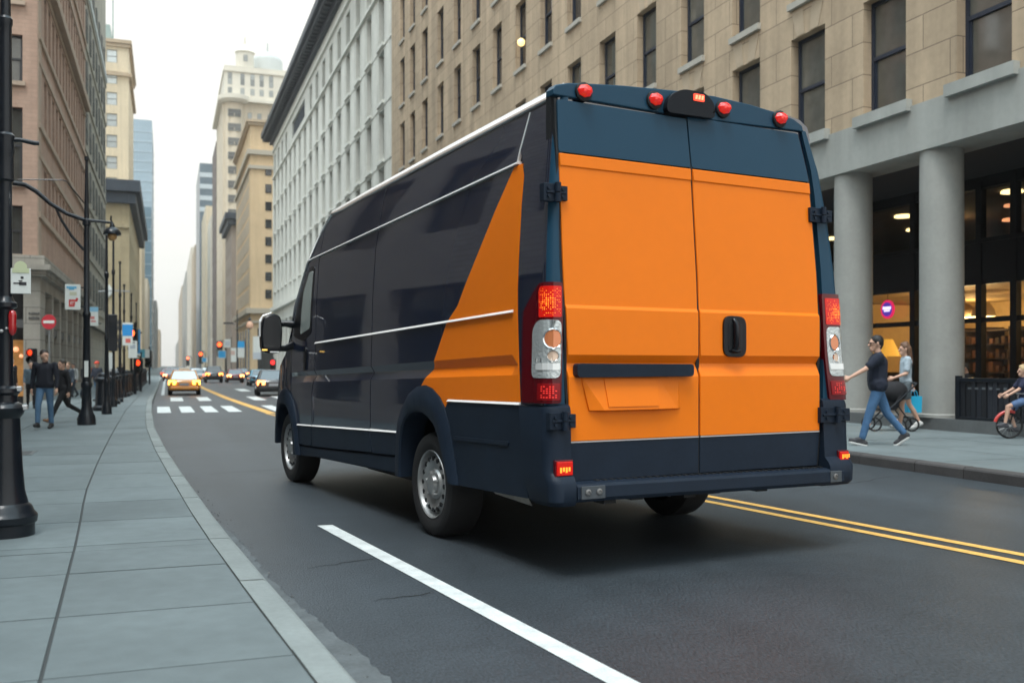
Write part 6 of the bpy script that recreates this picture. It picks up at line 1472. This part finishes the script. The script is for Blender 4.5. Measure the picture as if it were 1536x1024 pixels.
# black pushchair in front of the woman, half hidden by the man
t = thing('pushchair', 'black pushchair between the striding man and the woman', 'pushchair', (13.60, 15.66, .15), HL - .1)
m_pc = M('black fabric', (.014, .014, .017), .85, var=.2, vs=8)
mb = MB(); mb.tube([(-.22, -.45, .95), (-.22, -.05, .55), (-.22, .35, .15)], .016, 8); mb.tube([(.22, -.45, .95), (.22, -.05, .55), (.22, .35, .15)], .016, 8); mb.tube([(-.22, -.45, .95), (.22, -.45, .95)], .02, 8); mb.tube([(-.22, -.05, .55), (-.24, -.35, .14)], .014, 6); mb.tube([(.22, -.05, .55), (.24, -.35, .14)], .014, 6); local(mb.build('frame', m_iron, None, smooth=50), t)
mb = MB(); mb.loft([[(-.2, -.22, .78), (.2, -.22, .78), (.2, -.16, .80), (-.2, -.16, .80)], [(-.2, -.08, .42), (.2, -.08, .42), (.2, -.0, .46), (-.2, -.0, .46)], [(-.2, .28, .40), (.2, .28, .40), (.2, .28, .46), (-.2, .28, .46)]]); local(mb.build('seat', m_pc, None, bev=.02), t)
mb = MB(); mb.sphere((0, -.08, .78), .26, 14, 8, sx=.85, sy=1, sz=.85); local(mb.build('hood', m_pc, None, smooth=60), t)
for sx in (-1, 1):
    for yy in (-.35, .36):
        mb = MB(); mb.tube([(0, .125 * math.cos(k * math.pi / 9), .125 * math.sin(k * math.pi / 9)) for k in range(19)], .018, 6, cap=False); w_ = mb.build('wheel', m_tyre2, None, smooth=40); local(w_, t); w_.location = (sx * .24, yy, .14)
# child on a small bicycle at the right edge
bk = thing('bicycle', 'small bicycle with a red front mudguard at the right edge', 'bicycle', (14.47, 13.09, .15), HL - .1)
for yy, nm in ((.38, 'front'), (-.38, 'rear')):
    mb = MB(); r = .215
    ring = [(0, r * math.cos(k * math.pi / 14), r * math.sin(k * math.pi / 14)) for k in range(29)]; mb.tube(ring, .018, 8, cap=False); w_ = mb.build('wheel', m_tyre2, None, smooth=50); local(w_, bk); w_.location = (0, yy, .232)
    mb = MB()
    for k in range(14): a = k * math.pi / 7; mb.tube([(0, 0, 0), (0, .2 * math.cos(a), .2 * math.sin(a))], .0025, 4)
    mb.lathe([(.025, -.04), (.025, .04)], (0, 0, 0), 'x', 10); local(mb.build('spokes', m_rim2), w_)
mb = MB(); 
mb.tube([(0, -.38, .232), (0, -.05, .26), (0, .27, .62), (0, -.14, .58), (0, -.38, .232)], .014, 8); mb.tube([(0, -.05, .26), (0, -.14, .66)], .014, 8); mb.tube([(0, .24, .72), (0, .38, .232)], .014, 8); local(mb.build('frame', m_iron, None, smooth=50), bk)
mb = MB(); mb.tube([(-.22, .12, .80), (-.1, .22, .80), (.1, .22, .80), (.22, .12, .80)], .013, 8); mb.tube([(0, .24, .70), (0, .22, .80)], .013, 8); local(mb.build('handlebar', m_rim2), bk)
mb = MB(); mb.sphere((0, -.15, .68), .08, 10, 6, sy=1.5, sz=.4); local(mb.build('saddle', m_blk, None, smooth=60), bk)
mb = MB(); pts = [(0, .38 + .25 * math.cos(a), .232 + .25 * math.sin(a)) for a in [R(15 + 12 * k) for k in range(9)]]; mb.tube(pts, .03, 8); local(mb.build('mudguard', M('red mudguard', (.55, .04, .03), .35, coat=.6), None, smooth=50), bk)
ch, _ = person('fair haired child in navy top and denim shorts riding the small bicycle', 14.34, 13.14, .27, HL - .1, 1.28, ((70, 62), (48, 72)), ((38, 22), (38, 22)), (.50, .36, .19), long_hair=True, top=(.018, .022, .055), sleeve='short', bottom=(.10, .17, .32), shorts=True, shoe=(.05, .05, .06), vox=.010, seated=True, yaw=0, build=.85, fem=True)
st = thing('stool', 'cafe stool hidden behind the black barrier', 'stool', (15.8, 15.92, .39))
mb = MB(); mb.lathe([(.17, .42), (.18, .44), (.17, .46)], n=20); local(mb.build('seat', m_iron), st)
for k in range(3):
    a = k * 2.1; mb = MB(); mb.tube([(.1 * math.cos(a), .1 * math.sin(a), .43), (.2 * math.cos(a), .2 * math.sin(a), 0)], .014, 6); local(mb.build('leg', m_iron), st)
person('seated person behind the black barrier, only the head showing', 15.8, 15.92, .39, HL - .4, 1.37, ((82, 82), (82, 82)), ((15, 60), (15, 60)), (.04, .03, .02), top=(.03, .03, .035), bottom=(.03, .03, .03), vox=.013, seated=True)
for i, (lb, x, y, tp, bt, hr) in enumerate((('person in a tan coat walking away beside the far banner posts', -2.7, 52, (.30, .22, .13), (.03, .03, .04), (.05, .04, .03)), ('person in white shirt standing by the far brick shopfront', -3.6, 43.5, (.55, .56, .56), (.04, .05, .07), (.03, .03, .03)),
        ('person in a dark teal jacket among the far bollards', -2.5, 61, (.03, .09, .10), (.02, .02, .03), (.03, .03, .03)), ('person in a pinkish top near the end of the bollards', -2.0, 69, (.5, .25, .22), (.03, .03, .05), (.1, .07, .05)),
        ('person in charcoal walking behind the man with the red cap', -3.0, 41.5, (.03, .03, .035), (.05, .07, .11), (.04, .03, .03)))):
    person(lb, x, y, .15, FACE_CAM + .4 * (i - 2), 1.36, ((14, 4), (-14, 22)), ((-10, 20), (12, 20)), hr, top=tp, bottom=bt, vox=.022, vis=False)
# turn the fused bodies and clothes into plain meshes
bpy.context.view_layer.update()
dg = bpy.context.evaluated_depsgraph_get()
new = [(o, bpy.data.meshes.new_from_object(o.evaluated_get(dg), depsgraph=dg)) for o in REM]
for o, me in new:
    o.modifiers.clear(); o.data = me
    for p in me.polygons: p.use_smooth = True

# ------------------------------------------------------------------ air
hz = MB().box(-320, 320, -60, 1800, -1.2, 125).build('haze', bpy.data.materials.new('haze air'))
hm = hz.data.materials[0]; hm.use_nodes = True; hn = hm.node_tree.nodes; hn.remove(hn['Principled BSDF'])
pv = hn.new('ShaderNodeVolumePrincipled'); pv.inputs['Color'].default_value = (.97, .96, .93, 1); pv.inputs['Density'].default_value = .00035; pv.inputs['Anisotropy'].default_value = .3
hm.node_tree.links.new(pv.outputs[0], hn['Material Output'].inputs['Volume'])
struct(hz, 'stuff', 'pale warm haze filling the street')
